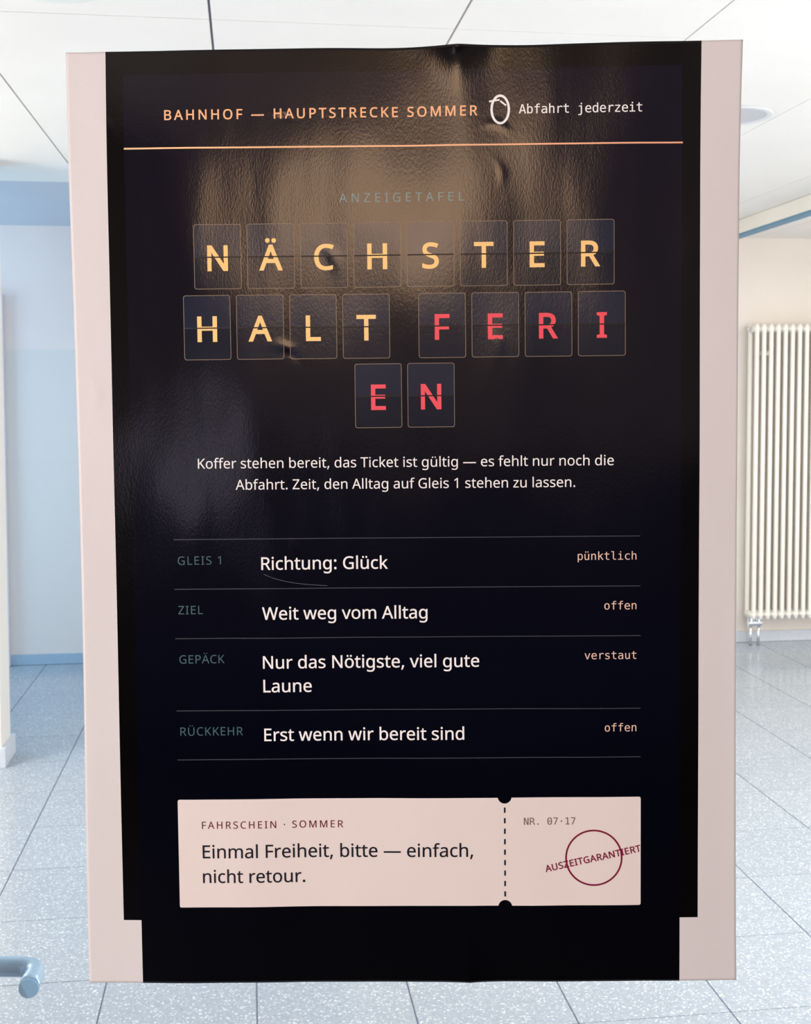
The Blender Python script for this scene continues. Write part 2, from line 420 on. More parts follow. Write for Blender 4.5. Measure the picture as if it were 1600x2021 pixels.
# lever handle on the far side: neck, bar, bent-back end with a flat cap
HZ = 1.0353
path = [(-.490, .036, HZ)] + [(-.490 + .02 * (1 - math.cos(a)), .044 + .02 * math.sin(a), HZ) for a in [i * math.pi / 12 for i in range(7)]]
path += [(-.3765 + .0145 * math.sin(a), .0495 + .0145 * math.cos(a), HZ - .0002 * i) for i, a in enumerate([i * math.pi / 16 for i in range(9)])]
path += [(-.3608, .036, HZ - .001), (-.3572, .0215, HZ + .0005)]
v, f = tube(path, .0094, 32)
hd = mobj('lever_handle', v, f, M_handle, door, True)
for p_ in hd.data.polygons:
    if len(p_.vertices) > 4: p_.use_smooth = False
mobj('end_cap', *tube([(-.3572, .0216, HZ + .0005), (-.35715, .0205, HZ + .0005)], [.0094, .0090], 32), M_handle_cap, hd)
mobj('rose', *tube([(-.490, .0352, HZ), (-.490, .042, HZ)], .026, 32), M_handle, hd)

# ================================================================= POSTER
poster = empty('poster', PR, -PYAW)
tag(poster, 'large black railway departure board style paper poster taped to the glass door', 'poster')
TLc, TRc, BLc, BRc = [Vector(c) / 1000 for c in ((-300.28, 838.76), (293.71, 843.81), (-292.87, -2.81), (299.31, 2.17))]
PW, PH = 594.0, 841.0

DENTS = [(190, 54, 9, .9, 20), (193, 60, 6, -.8, 0), (234, 182, 12, .9, 60), (192, 262, 11, 1.0, 30), (197, 268, 8, -.9, 30), (381, 69, 9, .8, 15), (384, 110, 9, .6, 80),
         (195, 440, 8, .7, 70), (380, 262, 14, .7, 80), (369, 433, 12, .6, 80), (350, 490, 14, .5, 90), (385, 560, 16, .5, 40), (366, 640, 12, .4, 60), (30, 60, 12, .6, 30), (20, 300, 12, .8, 85), (575, 430, 14, .6, 70), (572, 820, 14, .8, 50)]
def bell(x): return math.exp(-x * x)
def lift(u, v):
    """height of the paper over the glass in mm"""
    h = 2.4
    # centre fold buckle, strongest at the top edge
    d_ = math.sqrt((u - 346) ** 2 + 20) - 4.5
    h += 5.2 * math.exp(-d_ / 15.0) * math.exp(-max(v, 0) / 18.0)
    # slow twist of the sheet under the top edge
    h += .00012 * (300 - u) * (v - 100) * bell(v / 170.0)
    h += 3.0 * math.exp(-abs(u - 350) / 18.0) * math.exp(-(841 - v) / 30.0)
    h += 1.2
    # soft cockles running mostly up and down
    h += 1.6 * (.35 + .65 * min(1, v / 140.0)) * noise.noise(Vector((u / 120.0, v / 330.0, 1.7)))
    h += 1.15 * noise.noise(Vector((u / 62.0 + 9, v / 150.0, 4.2)))
    h += .17 * noise.noise(Vector((u / 24.0, v / 60.0 + 5, 8.2))) * (1.0 if v < 760 else .5)
    for (a, b, s, k, an) in DENTS:
        du, dv = u - a, v - b
        if abs(du) < 40 and abs(dv) < 40:
            c, sn = math.cos(R(an)), math.sin(R(an))
            p, q = (du * c + dv * sn) / s, (-du * sn + dv * c) / (s * .34)
            h += k * .42 * bell(p) * bell(q - .6 * p * p)
    return max(h, .4)

def warp(u, v):
    """the cut edges bow in a little, the printed artwork stays straight"""
    a, b = u / PW, v / PH
    inl = 2.9 * math.sin(math.pi * min(max(b, 0), 1)) ** 1.2 if b < .5 else 2.9 * math.sin(math.pi * b) ** 1.8
    inr = 2.2 * math.sin(math.pi * min(max(b, 0), 1)) ** .8
    e = 0.0
    if u < 33: e += inl * (1 - u / 33.0)
    if u > 560: e -= inr * (u - 560) / 34.0
    top_ = (1.9 * bell((u - 290) / 45) + 1.7 * bell((u - 410) / 40)) * math.exp(-v / 25.0)
    return u + e, v + top_ * .7

def P(u, v, off=0.0):
    uu, vv = warp(u, v)
    a, b = uu / PW, vv / PH
    q = TLc * (1 - a) * (1 - b) + TRc * a * (1 - b) + BLc * (1 - a) * b + BRc * a * b
    return (q.x, -(lift(u, v) + off) / 1000, q.y)

def axis(breaks, step):
    out = []
    for a, b in zip(breaks[:-1], breaks[1:]):
        n = max(1, round((b - a) / step))
        out += [a + (b - a) * i / n for i in range(n)]
    return out + [breaks[-1]]

# the sheet: white margins, black frame and midnight panel are print on one piece of paper
# nominal lines: paper | 34.4 outer black | 50.5 midnight ... 542 midnight | 558.5 outer | paper
ua = axis([0, 34.4, 50.3, 541.9, 558.4, 594], 2.4)
va = axis([0, 20.6, 782.0, 841], 2.4)
nu, nv = len(ua), len(va)
verts, faces, fm = [], [], []
for v_ in va:
    k = (v_ / 782.0 - .5)
    for u_ in ua:
        s_ = max(0, 1 - abs(u_ - 34.4) / 34.0)
        verts.append(P(u_ - 2.2 * k * s_, v_))      # the left black edge leans slightly
for j in range(nv - 1):
    vm = (va[j] + va[j + 1]) / 2
    for i in range(nu - 1):
        um = (ua[i] + ua[i + 1]) / 2
        if um < 34.4 or um > 558.4: m_ = 0
        elif um < 50.3 or um > 541.9: m_ = 1 if vm < 782 else 0
        else: m_ = 1 if vm < 20.6 else 2
        faces.append((j * nu + i, j * nu + i + 1, (j + 1) * nu + i + 1, (j + 1) * nu + i)); fm.append(m_)
# paper thickness along the rim
n0 = len(verts)
rim = [i for i in range(nu)] + [j * nu + nu - 1 for j in range(1, nv)] + [(nv - 1) * nu + i for i in range(nu - 2, -1, -1)] + [j * nu for j in range(nv - 2, 0, -1)]
for i in rim: x_, y_, z_ = verts[i]; verts.append((x_, y_ + .0003, z_))
for a in range(len(rim)):
    b = (a + 1) % len(rim); faces.append((rim[b], rim[a], n0 + a, n0 + b)); fm.append(0)
sheet = mobj('paper_sheet', verts, faces, None, poster, True, mats=[P_paper, P_outer, P_inner], fm=fm)

# ---- glyph outlines (advance | closed Bezier contours: left handle, point, right handle)
GLYPHS = """s 	209|
s,	215|152 87 154 84 149 65 143 45 136 23 128 1 120 -20 111 -42 102 -64 94 -84 85 -103 68 -103 50 -103 33 -103 38 -83 43 -61 49 -38 54 -15 58 8 63 31 67 54 70 74 73 93 98 93 123 93 148 93 150 90
s.	215|58 24 58 43 58 63 63 77 72 85 82 93 93 97 107 97 121 97 132 93 142 85 152 77 157 63 157 43 157 24 152 10 142 2 132 -7 121 -11 107 -11 93 -11 82 -7 72 2 63 10
s1	459|285 191 285 0 262 0 239 0 216 0 216 133 216 267 216 400 216 416 216 429 216 439 216 450 217 460 217 470 218 479 218 489 219 499 210 490 203 483 196 477 189 471 180 464 169 455 149 438 129 422 108 405 96 421 84 437 71 452 123 492 175 532 226 573 246 573 265 573 285 573 285 382
s:	215|58 24 58 43 58 63 63 77 72 85 82 93 93 97 107 97 121 97 132 93 142 85 152 77 157 63 157 43 157 24 152 10 142 2 132 -7 121 -11 107 -11 93 -11 82 -7 72 2 63 10|58 367 58 387 58 407 63 421 72 429 82 437 93 441 107 441 121 441 132 437 142 429 152 421 157 407 157 387 157 367 152 353 142 345 132 336 121 332 107 332 93 332 82 336 72 345 63 353
sA	512|462 0 437 0 414 59 391 118 368 177 292 177 217 177 141 177 118 118 96 59 73 0 49 0 24 0 0 0 75 192 149 383 224 575 245 575 267 575 289 575 363 383 437 192 512 0 487 0|304 357 282 415 281 419 278 427 274 438 271 449 267 461 263 473 260 485 257 494 255 500 252 490 250 479 247 468 244 457 241 447 238 438 235 429 232 421 230 415 209 357 187 299 165 241 226 241 286 241 346 241 325 299
sB	521|187 573 241 573 313 573 367 562 404 541 440 520 459 483 459 431 459 408 455 388 446 371 438 354 426 339 409 328 393 316 373 308 350 304 350 303 350 301 350 300 374 296 395 289 415 279 435 269 450 254 461 236 472 217 478 193 478 163 478 128 470 99 454 74 438 50 415 31 385 19 356 6 320 0 279 0 212 0 145 0 78 0 78 191 78 382 78 573 132 573|221 329 256 329 305 329 339 337 357 352 375 368 384 392 384 423 384 454 373 477 351 490 329 504 293 511 245 511 213 511 182 511 150 511 150 450 150 389 150 329 185 329|187 269 150 269 150 199 150 130 150 61 188 61 227 61 265 61 316 61 352 71 371 91 391 110 401 136 401 168 401 189 397 206 388 221 379 236 364 248 344 256 323 265 295 269 260 269 223 269
sC	507|349 517 323 517 293 517 265 512 241 502 216 491 195 476 178 456 161 436 148 412 139 383 130 354 125 322 125 286 125 239 132 198 147 164 162 129 184 102 213 83 242 65 279 55 322 55 348 55 371 57 394 62 416 66 438 71 460 78 460 57 460 36 460 15 438 7 416 1 393 -2 371 -6 343 -8 312 -8 254 -8 205 4 166 28 127 52 98 86 78 131 59 175 49 227 49 287 49 330 55 370 67 406 79 442 97 473 120 499 143 525 172 545 206 559 240 574 280 581 324 581 353 581 382 578 409 572 436 566 461 558 482 547 472 527 463 506 453 486 435 494 416 501 394 508 372 514
sE	446|398 21 398 0 291 0 184 0 78 0 78 191 78 382 78 573 184 573 291 573 398 573 398 551 398 530 398 509 315 509 233 509 150 509 150 450 150 390 150 330 228 330 306 330 383 330 383 310 383 289 383 268 306 268 228 268 150 268 150 200 150 132 150 63 233 63 315 63 398 63 398 42
sF	416|150 81 150 0 126 0 102 0 78 0 78 191 78 382 78 573 184 573 291 573 398 573 398 551 398 530 398 509 315 509 233 509 150 509 150 442 150 374 150 306 227 306 305 306 383 306 383 285 383 264 383 243 305 243 227 243 150 243 150 162
sG	584|326 281 326 302 392 302 458 302 524 302 524 209 524 115 524 22 493 11 462 4 431 -1 399 -6 363 -8 323 -8 264 -8 214 4 173 28 133 51 102 85 81 130 59 174 49 226 49 286 49 346 61 398 84 442 108 486 142 520 186 544 230 568 283 581 346 581 378 581 408 578 437 572 465 566 492 558 516 547 507 526 498 505 489 484 469 493 446 501 421 508 395 514 369 517 342 517 296 517 257 508 225 489 192 470 167 444 150 409 133 375 124 334 124 286 124 241 132 201 146 166 161 131 184 103 216 84 247 64 289 55 340 55 365 55 387 56 404 59 422 61 438 64 452 68 452 125 452 182 452 238 410 238 368 238 326 238 326 260
sH	594|516 191 516 0 492 0 468 0 443 0 443 89 443 178 443 267 346 267 248 267 150 267 150 178 150 89 150 0 126 0 102 0 78 0 78 191 78 382 78 573 102 573 126 573 150 573 150 492 150 411 150 330 248 330 346 330 443 330 443 411 443 492 443 573 468 573 492 573 516 573 516 382
sI	272|239 14 239 0 170 0 101 0 32 0 32 14 32 28 32 42 55 47 77 52 99 57 99 210 99 362 99 515 77 520 55 526 32 531 32 545 32 559 32 573 101 573 170 573 239 573 239 559 239 545 239 531 217 526 194 520 172 515 172 362 172 210 172 57 194 52 217 47 239 42 239 28
sK	496|418 108 496 0 468 0 440 0 411 0 344 91 276 182 209 273 189 256 169 239 150 222 150 148 150 74 150 0 126 0 102 0 78 0 78 191 78 382 78 573 102 573 126 573 150 573 150 478 150 384 150 290 166 308 182 327 199 345 215 363 232 381 249 399 300 457 352 515 403 573 431 573 460 573 488 573 412 489 336 406 261 323 339 215
sL	420|185 0 78 0 78 191 78 382 78 573 102 573 126 573 150 573 150 403 150 234 150 64 233 64 317 64 400 64 400 43 400 21 400 0 293 0
sM	727|350 0 330 0 268 167 205 335 142 502 141 502 140 502 139 502 140 491 141 478 142 461 142 445 143 426 144 407 144 387 144 368 144 347 144 231 144 116 144 0 122 0 100 0 78 0 78 191 78 382 78 573 113 573 149 573 184 573 243 416 302 260 361 103 362 103 363 103 364 103 424 260 484 416 544 573 579 573 614 573 650 573 650 382 650 191 650 0 626 0 602 0 578 0 578 117 578 235 578 352 578 371 578 389 579 408 580 426 580 444 581 460 582 476 583 490 584 501 583 501 582 501 581 501 517 334 453 167 390 0 370 0
sN	609|532 191 532 0 504 0 476 0 447 0 345 159 243 317 141 476 140 476 139 476 138 476 139 463 140 449 141 432 142 415 142 397 143 378 144 359 144 340 144 320 144 213 144 107 144 0 122 0 100 0 78 0 78 191 78 382 78 573 106 573 133 573 161 573 263 415 365 257 467 99 468 99 469 99 470 99 469 107 469 120 468 137 467 154 466 173 466 193 465 214 464 232 464 249 464 357 464 465 464 573 487 573 509 573 532 573 532 382
sO	626|577 346 577 287 577 243 572 202 561 166 549 130 533 99 510 73 488 47 461 27 428 13 395 -1 357 -8 314 -8 269 -8 230 -1 196 13 163 27 136 47 114 73 92 99 76 130 65 167 54 203 49 244 49 288 49 347 59 398 78 442 97 486 126 520 166 545 205 569 254 581 314 581 372 581 420 569 459 545 498 521 527 486 547 442 567 398|125 335 125 287 125 239 132 198 145 163 159 128 179 101 207 83 235 64 271 55 314 55 357 55 392 64 420 83 447 101 468 128 481 163 495 198 501 239 501 287 501 359 486 416 456 457 426 498 379 518 314 518 271 518 235 509 207 490 179 472 159 445 145 411 132 377
sP	485|179 573 229 573 304 573 359 558 393 528 427 499 444 458 444 404 444 381 440 358 433 336 425 315 412 295 395 278 377 261 353 248 324 238 295 228 258 223 216 223 194 223 172 223 150 223 150 149 150 74 150 0 126 0 102 0 78 0 78 191 78 382 78 573 128 573|274 511 223 511 199 511 174 511 150 511 150 435 150 360 150 285 169 285 188 285 208 285 244 285 274 289 298 296 322 304 340 316 352 334 364 351 370 373 370 401 370 438 358 465 334 484 311 502
sR	499|183 573 236 573 283 573 323 567 353 555 384 543 407 524 422 500 437 476 444 446 444 410 444 379 439 354 427 334 416 313 402 297 385 285 367 273 349 264 330 257 382 171 434 86 487 0 459 0 431 0 403 0 356 79 310 158 264 237 226 237 188 237 150 237 150 158 150 79 150 0 126 0 102 0 78 0 78 191 78 382 78 573 130 573|263 510 232 510 204 510 177 510 150 510 150 439 150 368 150 298 179 298 207 298 236 298 282 298 316 307 338 325 359 344 370 371 370 407 370 432 365 452 355 467 345 482 330 493 310 500 289 507
sS	440|403 183 403 153 403 119 394 90 378 66 361 42 337 24 307 11 276 -2 240 -8 198 -8 177 -8 156 -7 137 -5 117 -3 99 0 83 4 67 8 53 13 41 19 41 42 41 65 41 88 60 80 84 72 113 65 141 58 171 55 201 55 230 55 253 58 273 66 292 73 306 84 316 98 326 112 330 128 330 147 330 165 326 181 318 194 310 207 297 219 277 230 258 241 230 252 196 265 171 274 150 283 131 294 113 304 97 316 85 330 73 343 63 358 57 375 51 392 48 412 48 435 48 465 56 491 71 513 87 534 108 551 136 563 163 575 195 581 231 581 262 581 291 578 318 572 344 566 368 558 389 549 381 528 374 507 366 487 347 495 325 503 302 508 279 514 254 517 229 517 205 517 185 514 169 507 153 500 141 490 133 478 125 465 121 450 121 434 121 415 125 399 133 386 141 373 154 361 172 351 191 341 215 330 246 318 280 306 308 293 332 279 355 265 372 248 385 228 397 208
sT	446|259 170 259 0 235 0 211 0 187 0 187 170 187 339 187 509 127 509 68 509 8 509 8 530 8 551 8 573 151 573 294 573 437 573 437 551 437 530 437 509 378 509 318 509 259 509 259 339
sU	586|513 326 513 202 513 163 505 127 489 95 473 63 449 38 416 20 383 1 341 -8 290 -8 219 -8 165 11 128 50 91 89 72 140 72 204 72 327 72 450 72 573 96 573 120 573 144 573 144 449 144 325 144 201 144 155 157 119 182 93 206 67 244 55 294 55 329 55 357 61 379 73 401 86 416 103 427 126 437 148 442 173 442 202 442 326 442 449 442 573 466 573 489 573 513 573 513 449
sW	746|710 573 735 573 685 382 634 191 583 0 559 0 534 0 510 0 473 125 436 250 399 375 395 387 392 398 389 410 386 422 383 433 380 443 377 454 375 463 373 471 371 479 370 485 370 488 369 485 368 479 367 471 366 463 364 454 361 443 358 433 355 421 352 409 350 397 346 385 342 373 306 249 270 124 234 0 210 0 186 0 161 0 111 191 60 382 10 573 35 573 60 573 85 573 115 456 144 339 174 223 177 211 180 198 183 186 186 174 188 163 190 151 193 140 195 129 196 118 198 107 200 97 201 87 203 97 205 108 206 119 208 131 211 142 213 154 216 166 219 179 222 191 225 203 229 215 232 227 265 342 299 457 333 573 358 573 383 573 407 573 442 457 477 341 512 225 516 212 520 200 523 187 526 175 529 163 532 151 534 139 537 128 538 117 540 106 542 96 544 87 545 100 547 114 550 129 553 143 556 159 560 175 563 191 567 207 572 224 601 340 631 456 660 573 685 573
sZ	459|427 21 427 0 295 0 163 0 30 0 30 18 30 36 30 55 131 206 231 357 332 508 235 508 137 508 40 508 40 530 40 551 40 573 167 573 293 573 419 573 419 554 419 536 419 518 319 367 218 215 118 64 221 64 324 64 427 64 427 43
sa	450|203 437 231 437 283 437 322 426 347 403 372 380 385 343 385 293 385 195 385 98 385 0 368 0 351 0 334 0 329 20 325 41 320 61 319 61 318 61 317 61 304 45 292 32 279 22 266 12 251 4 234 -1 217 -6 196 -8 172 -8 147 -8 124 -3 103 6 82 15 66 29 55 48 43 67 37 91 37 119 37 162 54 195 87 219 121 242 173 254 243 257 267 257 292 258 316 259 316 268 316 276 316 285 316 321 308 345 293 359 277 373 255 380 227 380 204 380 183 377 163 370 142 363 123 356 106 347 99 365 91 383 84 400 103 410 125 419 151 426 176 433|273 209 252 208 198 206 161 197 141 182 120 167 110 146 110 119 110 95 117 77 132 66 147 55 165 49 188 49 225 49 255 59 279 79 303 99 315 130 315 172 315 184 315 197 315 210 294 209
sb	493|139 511 139 461 139 443 138 426 138 410 137 394 136 382 135 373 136 373 137 373 139 373 151 391 168 406 189 419 211 431 238 437 272 437 325 437 368 418 401 381 433 344 449 289 449 215 449 166 442 125 427 91 412 58 392 33 365 17 338 0 307 -8 272 -8 238 -8 211 -2 189 10 168 23 151 37 139 55 137 55 135 55 133 55 128 36 123 18 119 0 102 0 85 0 68 0 68 203 68 406 68 609 92 609 115 609 139 609 139 560|299 379 260 379 229 379 205 373 188 361 170 350 157 332 150 308 142 285 139 254 139 217 139 216 139 215 139 214 139 161 147 121 165 93 182 65 214 51 261 51 300 51 329 65 348 93 367 121 376 162 376 216 376 270 367 310 348 338 329 365
sc	385|265 -8 241 -8 203 -8 169 0 139 15 109 31 86 55 69 87 53 120 44 162 44 213 44 265 53 308 71 342 88 375 112 399 142 415 173 430 207 438 245 438 267 438 288 436 309 431 329 426 346 421 358 415 351 395 344 376 337 356 324 361 309 365 292 370 275 374 259 376 244 376 215 376 191 370 172 358 154 345 140 327 131 303 122 279 117 249 117 213 117 179 122 150 131 126 140 102 153 84 172 71 190 59 213 53 240 53 263 53 284 55 302 60 320 65 336 71 351 78 351 57 351 36 351 15 337 8 321 2 304 -2 286 -6
sd	493|243 -8 221 -8 167 -8 124 11 92 48 60 85 44 140 44 214 44 288 60 344 93 381 125 419 168 438 221 438 244 438 263 435 280 429 296 424 311 416 323 407 335 397 346 386 354 374 356 374 358 374 359 374 359 381 358 392 356 405 355 419 354 430 354 438 354 495 354 552 354 609 378 609 401 609 425 609 425 406 425 203 425 0 406 0 387 0 368 0 365 19 361 38 358 58 357 58 356 58 354 58 346 45 335 34 323 24 311 15 296 7 279 1 263 -5|193 51 232 51 277 51 309 63 328 88 346 113 355 150 355 200 355 205 355 209 355 213 355 267 346 308 329 336 311 365 279 379 231 379 193 379 165 364 146 334 127 304 117 263 117 213 117 161 127 121 146 93 165 65
se	452|196 438 234 438 271 438 303 430 329 414 356 398 376 375 390 346 404 317 411 283 411 244 411 230 411 215 411 201 313 201 215 201 117 201 118 153 131 116 154 90 178 65 211 52 254 52 281 52 306 55 327 60 348 65 370 72 392 82 392 61 392 41 392 20 370 10 349 3 327 -1 306 -6 280 -8 251 -8 210 -8 174 0 143 17 112 33 88 58 70 91 53 124 44 164 44 212 44 259 52 299 68 333 84 366 106 392 134 411 163 429|257 380 233 380 200 380 173 369 154 348 134 326 122 296 119 257 192 257 265 257 338 257 338 282 334 303 326 322 319 340 308 354 292 364 277 375
sf	276|266 393 266 375 230 375 194 375 158 375 158 250 158 125 158 0 134 0 111 0 87 0 87 125 87 250 87 375 62 375 37 375 12 375 12 386 12 397 12 408 37 416 62 424 87 432 87 441 87 449 87 457 87 494 93 524 104 547 115 570 131 587 152 597 172 608 198 613 227 613 244 613 260 612 274 609 288 606 300 603 310 599 304 581 298 562 292 544 283 546 273 549 262 552 251 554 240 556 228 556 204 556 187 548 175 532 164 516 158 492 158 458 158 449 158 439 158 430 194 430 230 430 266 430 266 412
sg	493|165 438 221 438 249 438 274 433 297 422 320 411 339 395 355 373 357 373 358 373 359 373 362 392 366 411 369 430 388 430 406 430 425 430 425 284 425 138 425 -7 425 -48 418 -82 404 -109 390 -137 369 -158 341 -172 312 -186 276 -192 233 -192 202 -192 173 -190 147 -186 121 -181 98 -174 78 -165 78 -144 78 -122 78 -100 98 -111 122 -119 149 -125 176 -131 206 -134 237 -134 273 -134 302 -123 324 -101 345 -80 355 -50 355 -13 355 -7 355 -2 355 4 355 10 356 20 356 32 357 44 357 52 358 57 357 57 356 57 354 57 339 35 321 19 299 8 277 -3 251 -8 221 -8 166 -8 122 11 91 51 60 90 44 144 44 214 44 283 60 337 91 377 122 418|259 379 230 379 206 379 186 372 169 359 152 346 139 328 130 303 121 279 117 249 117 213 117 160 127 120 146 92 166 64 194 50 232 50 254 50 272 53 288 58 303 64 316 73 326 85 337 97 344 112 349 131 354 149 356 172 356 197 356 203 356 209 356 214 356 253 352 285 343 309 334 333 320 350 302 362 283 373
sh	496|139 490 139 431 139 420 138 410 138 399 137 389 136 379 135 370 136 370 138 370 140 370 149 385 160 398 174 407 188 417 203 424 221 429 238 435 255 437 273 437 308 437 337 432 360 421 384 410 401 393 413 370 425 347 431 317 431 280 431 187 431 93 431 0 407 0 384 0 361 0 361 92 361 183 361 275 361 310 353 336 338 353 322 370 298 379 265 379 233 379 207 372 189 360 171 348 158 331 150 308 143 284 139 256 139 222 139 148 139 74 139 0 115 0 92 0 68 0 68 203 68 406 68 609 92 609 115 609 139 609 139 550
si	207|115 430 139 430 139 287 139 143 139 0 115 0 92 0 68 0 68 143 68 287 68 430 92 430|92 591 104 591 115 591 124 587 133 580 141 573 145 562 145 546 145 531 141 520 133 512 124 505 115 501 104 501 92 501 83 505 75 512 67 520 63 531 63 546 63 562 67 573 75 580 83 587
sk	428|138 397 138 291 138 283 138 271 137 257 136 244 135 231 135 221 136 221 137 221 138 221 141 226 146 232 152 240 159 248 165 256 172 264 179 273 184 279 189 285 235 333 281 381 326 430 354 430 381 430 409 430 351 369 293 307 235 246 297 164 359 82 421 0 393 0 364 0 336 0 286 67 237 134 187 200 171 186 154 172 138 158 138 105 138 53 138 0 115 0 91 0 68 0 68 203 68 406 68 609 91 609 115 609 138 609 138 503
sl	207|139 203 139 0 115 0 92 0 68 0 68 203 68 406 68 609 92 609 115 609 139 609 139 406
sm	750|512 438 540 438 588 438 625 425 649 401 673 376 685 335 685 280 685 187 685 93 685 0 662 0 638 0 615 0 615 92 615 184 615 277 615 310 608 336 594 353 580 370 558 379 528 379 486 379 456 366 438 342 420 318 411 283 411 237 411 158 411 79 411 0 388 0 365 0 342 0 342 92 342 184 342 277 342 299 338 318 332 333 326 348 316 360 303 367 290 375 274 379 253 379 225 379 202 372 185 360 169 348 157 331 150 308 142 285 139 257 139 223 139 149 139 74 139 0 115 0 92 0 68 0 68 143 68 287 68 430 87 430 106 430 125 430 129 410 132 391 136 371 137 371 138 371 140 371 149 386 160 399 173 409 186 418 200 426 217 431 233 435 249 438 266 438 299 438 327 432 349 420 371 408 388 390 398 366 399 366 400 366 402 366 416 390 436 408 461 420 486 432
sn	496|257 438 275 438 326 438 365 425 391 401 418 376 431 335 431 280 431 187 431 93 431 0 407 0 384 0 361 0 361 92 361 183 361 275 361 310 353 336 338 353 322 370 298 379 265 379 217 379 184 365 166 338 148 312 139 273 139 223 139 149 139 74 139 0 115 0 92 0 68 0 68 143 68 287 68 430 87 430 106 430 125 430 129 410 132 391 136 371 137 371 138 371 140 371 149 386 161 399 175 409 189 418 205 426 222 431 239 435
so	485|442 263 442 216 442 180 437 148 428 121 418 93 405 70 388 51 370 31 349 17 324 7 300 -3 272 -8 241 -8 213 -8 187 -3 163 7 139 17 118 31 100 51 83 70 69 93 59 121 49 148 44 180 44 216 44 263 52 304 68 336 84 369 107 394 137 412 167 429 203 438 244 438 283 438 317 429 347 412 377 394 400 369 417 336 433 304|117 267 117 216 117 182 121 153 130 128 139 103 153 84 172 71 190 57 214 51 243 51 272 51 296 57 314 71 333 84 347 103 356 128 364 153 369 182 369 216 369 250 364 279 355 303 346 327 332 346 314 359 296 372 272 379 242 379 198 379 167 364 147 335 127 306
sr	331|249 438 269 438 277 438 285 437 295 437 304 436 312 435 319 433 316 411 313 390 310 368 303 370 296 371 287 372 279 373 271 374 264 374 247 374 231 370 217 363 202 356 188 347 176 334 165 321 155 306 149 289 142 271 139 251 139 229 139 153 139 76 139 0 115 0 92 0 68 0 68 143 68 287 68 430 87 430 107 430 126 430 129 404 131 377 134 351 135 351 136 351 137 351 146 367 157 382 170 395 183 408 198 418 214 426 231 434
ss	384|348 142 348 119 348 91 341 68 327 49 313 30 294 16 268 6 242 -3 212 -8 176 -8 146 -8 121 -6 99 -1 77 4 58 11 42 19 42 41 42 62 42 83 59 75 80 67 104 60 128 53 153 49 178 49 214 49 240 55 256 66 272 78 280 93 280 112 280 123 277 133 271 141 265 150 255 158 239 167 224 175 202 185 174 196 146 206 122 217 103 228 83 238 68 251 57 266 46 281 41 300 41 324 41 360 56 388 85 408 115 428 154 438 202 438 228 438 253 435 275 430 298 425 319 418 339 409 331 390 323 372 315 353 297 360 278 367 258 372 238 377 218 380 197 380 168 380 146 375 131 366 116 357 108 344 108 328 108 316 112 306 119 298 126 290 137 282 154 274 170 266 191 256 219 246 246 236 269 226 289 215 308 204 323 191 333 176 343 161
st	289|192 50 212 50 222 50 233 51 245 53 256 54 265 56 272 59 272 41 272 23 272 5 264 1 254 -2 240 -4 226 -7 213 -8 200 -8 177 -8 157 -4 138 4 119 11 103 25 91 44 80 63 74 90 74 125 74 209 74 292 74 375 53 375 33 375 13 375 13 387 13 398 13 409 33 418 54 428 75 437 84 468 93 498 103 528 117 528 130 528 144 528 144 496 144 463 144 430 186 430 227 430 269 430 269 412 269 393 269 375 227 375 186 375 144 375 144 292 144 210 144 127 144 101 151 81 163 69 176 56
su	496|404 430 427 430 427 287 427 143 427 0 408 0 389 0 370 0 366 19 363 38 359 57 358 57 357 57 356 57 347 42 335 30 321 20 306 10 291 3 273 -1 256 -6 238 -8 220 -8 186 -8 157 -3 134 8 110 19 93 36 81 59 69 82 63 112 63 148 63 242 63 336 63 430 87 430 111 430 135 430 135 338 135 245 135 153 135 119 142 93 158 76 173 59 198 51 230 51 262 51 287 57 306 69 324 81 337 98 345 121 353 145 357 173 357 206 357 281 357 355 357 430 380 430
sv	407|190 0 163 0 109 143 54 287 0 430 25 430 50 430 75 430 106 345 136 261 167 176 171 165 176 152 180 137 185 123 190 109 193 96 197 83 200 72 201 63 202 63 203 63 204 63 207 72 210 83 214 96 218 110 222 123 227 138 232 152 237 165 241 176 271 261 302 345 332 430 357 430 382 430 407 430 353 287 298 143 244 0 217 0
sw	630|370 162 346 243 342 254 339 265 336 276 333 287 330 298 328 308 325 317 323 327 321 335 319 344 317 351 316 357 315 357 314 357 313 357 312 351 310 344 308 335 306 327 304 317 302 307 300 297 297 286 294 275 291 265 288 253 284 242 258 162 233 81 207 1 180 1 153 1 127 1 87 144 48 287 9 431 33 431 57 431 82 431 102 354 121 278 141 201 145 186 149 170 153 154 157 139 160 124 163 109 166 95 168 83 169 73 170 73 171 73 172 73 174 79 176 87 178 97 180 107 182 117 185 128 187 138 190 149 193 160 196 170 199 180 201 188 227 269 252 350 277 431 303 431 329 431 354 431 379 350 404 269 428 188 432 176 436 163 440 149 444 135 447 122 451 109 454 96 456 84 457 74 458 74 459 74 460 74 461 83 463 94 466 108 469 121 473 136 477 153 481 169 485 185 489 201 509 278 529 354 549 431 573 431 597 431 621 431 582 287 542 144 502 1 474 1 447 1 419 1 395 82
sz	377|346 18 346 0 241 0 136 0 31 0 31 16 31 31 31 47 108 156 185 266 262 375 190 375 117 375 45 375 45 393 45 412 45 430 143 430 242 430 340 430 340 412 340 395 340 377 264 269 188 162 112 55 190 55 268 55 346 55 346 36
s·	215|58 264 58 283 58 303 63 317 72 325 82 333 93 337 107 337 121 337 132 333 142 325 152 317 157 303 157 283 157 264 152 250 142 241 132 233 121 229 107 229 93 229 82 233 72 241 63 250
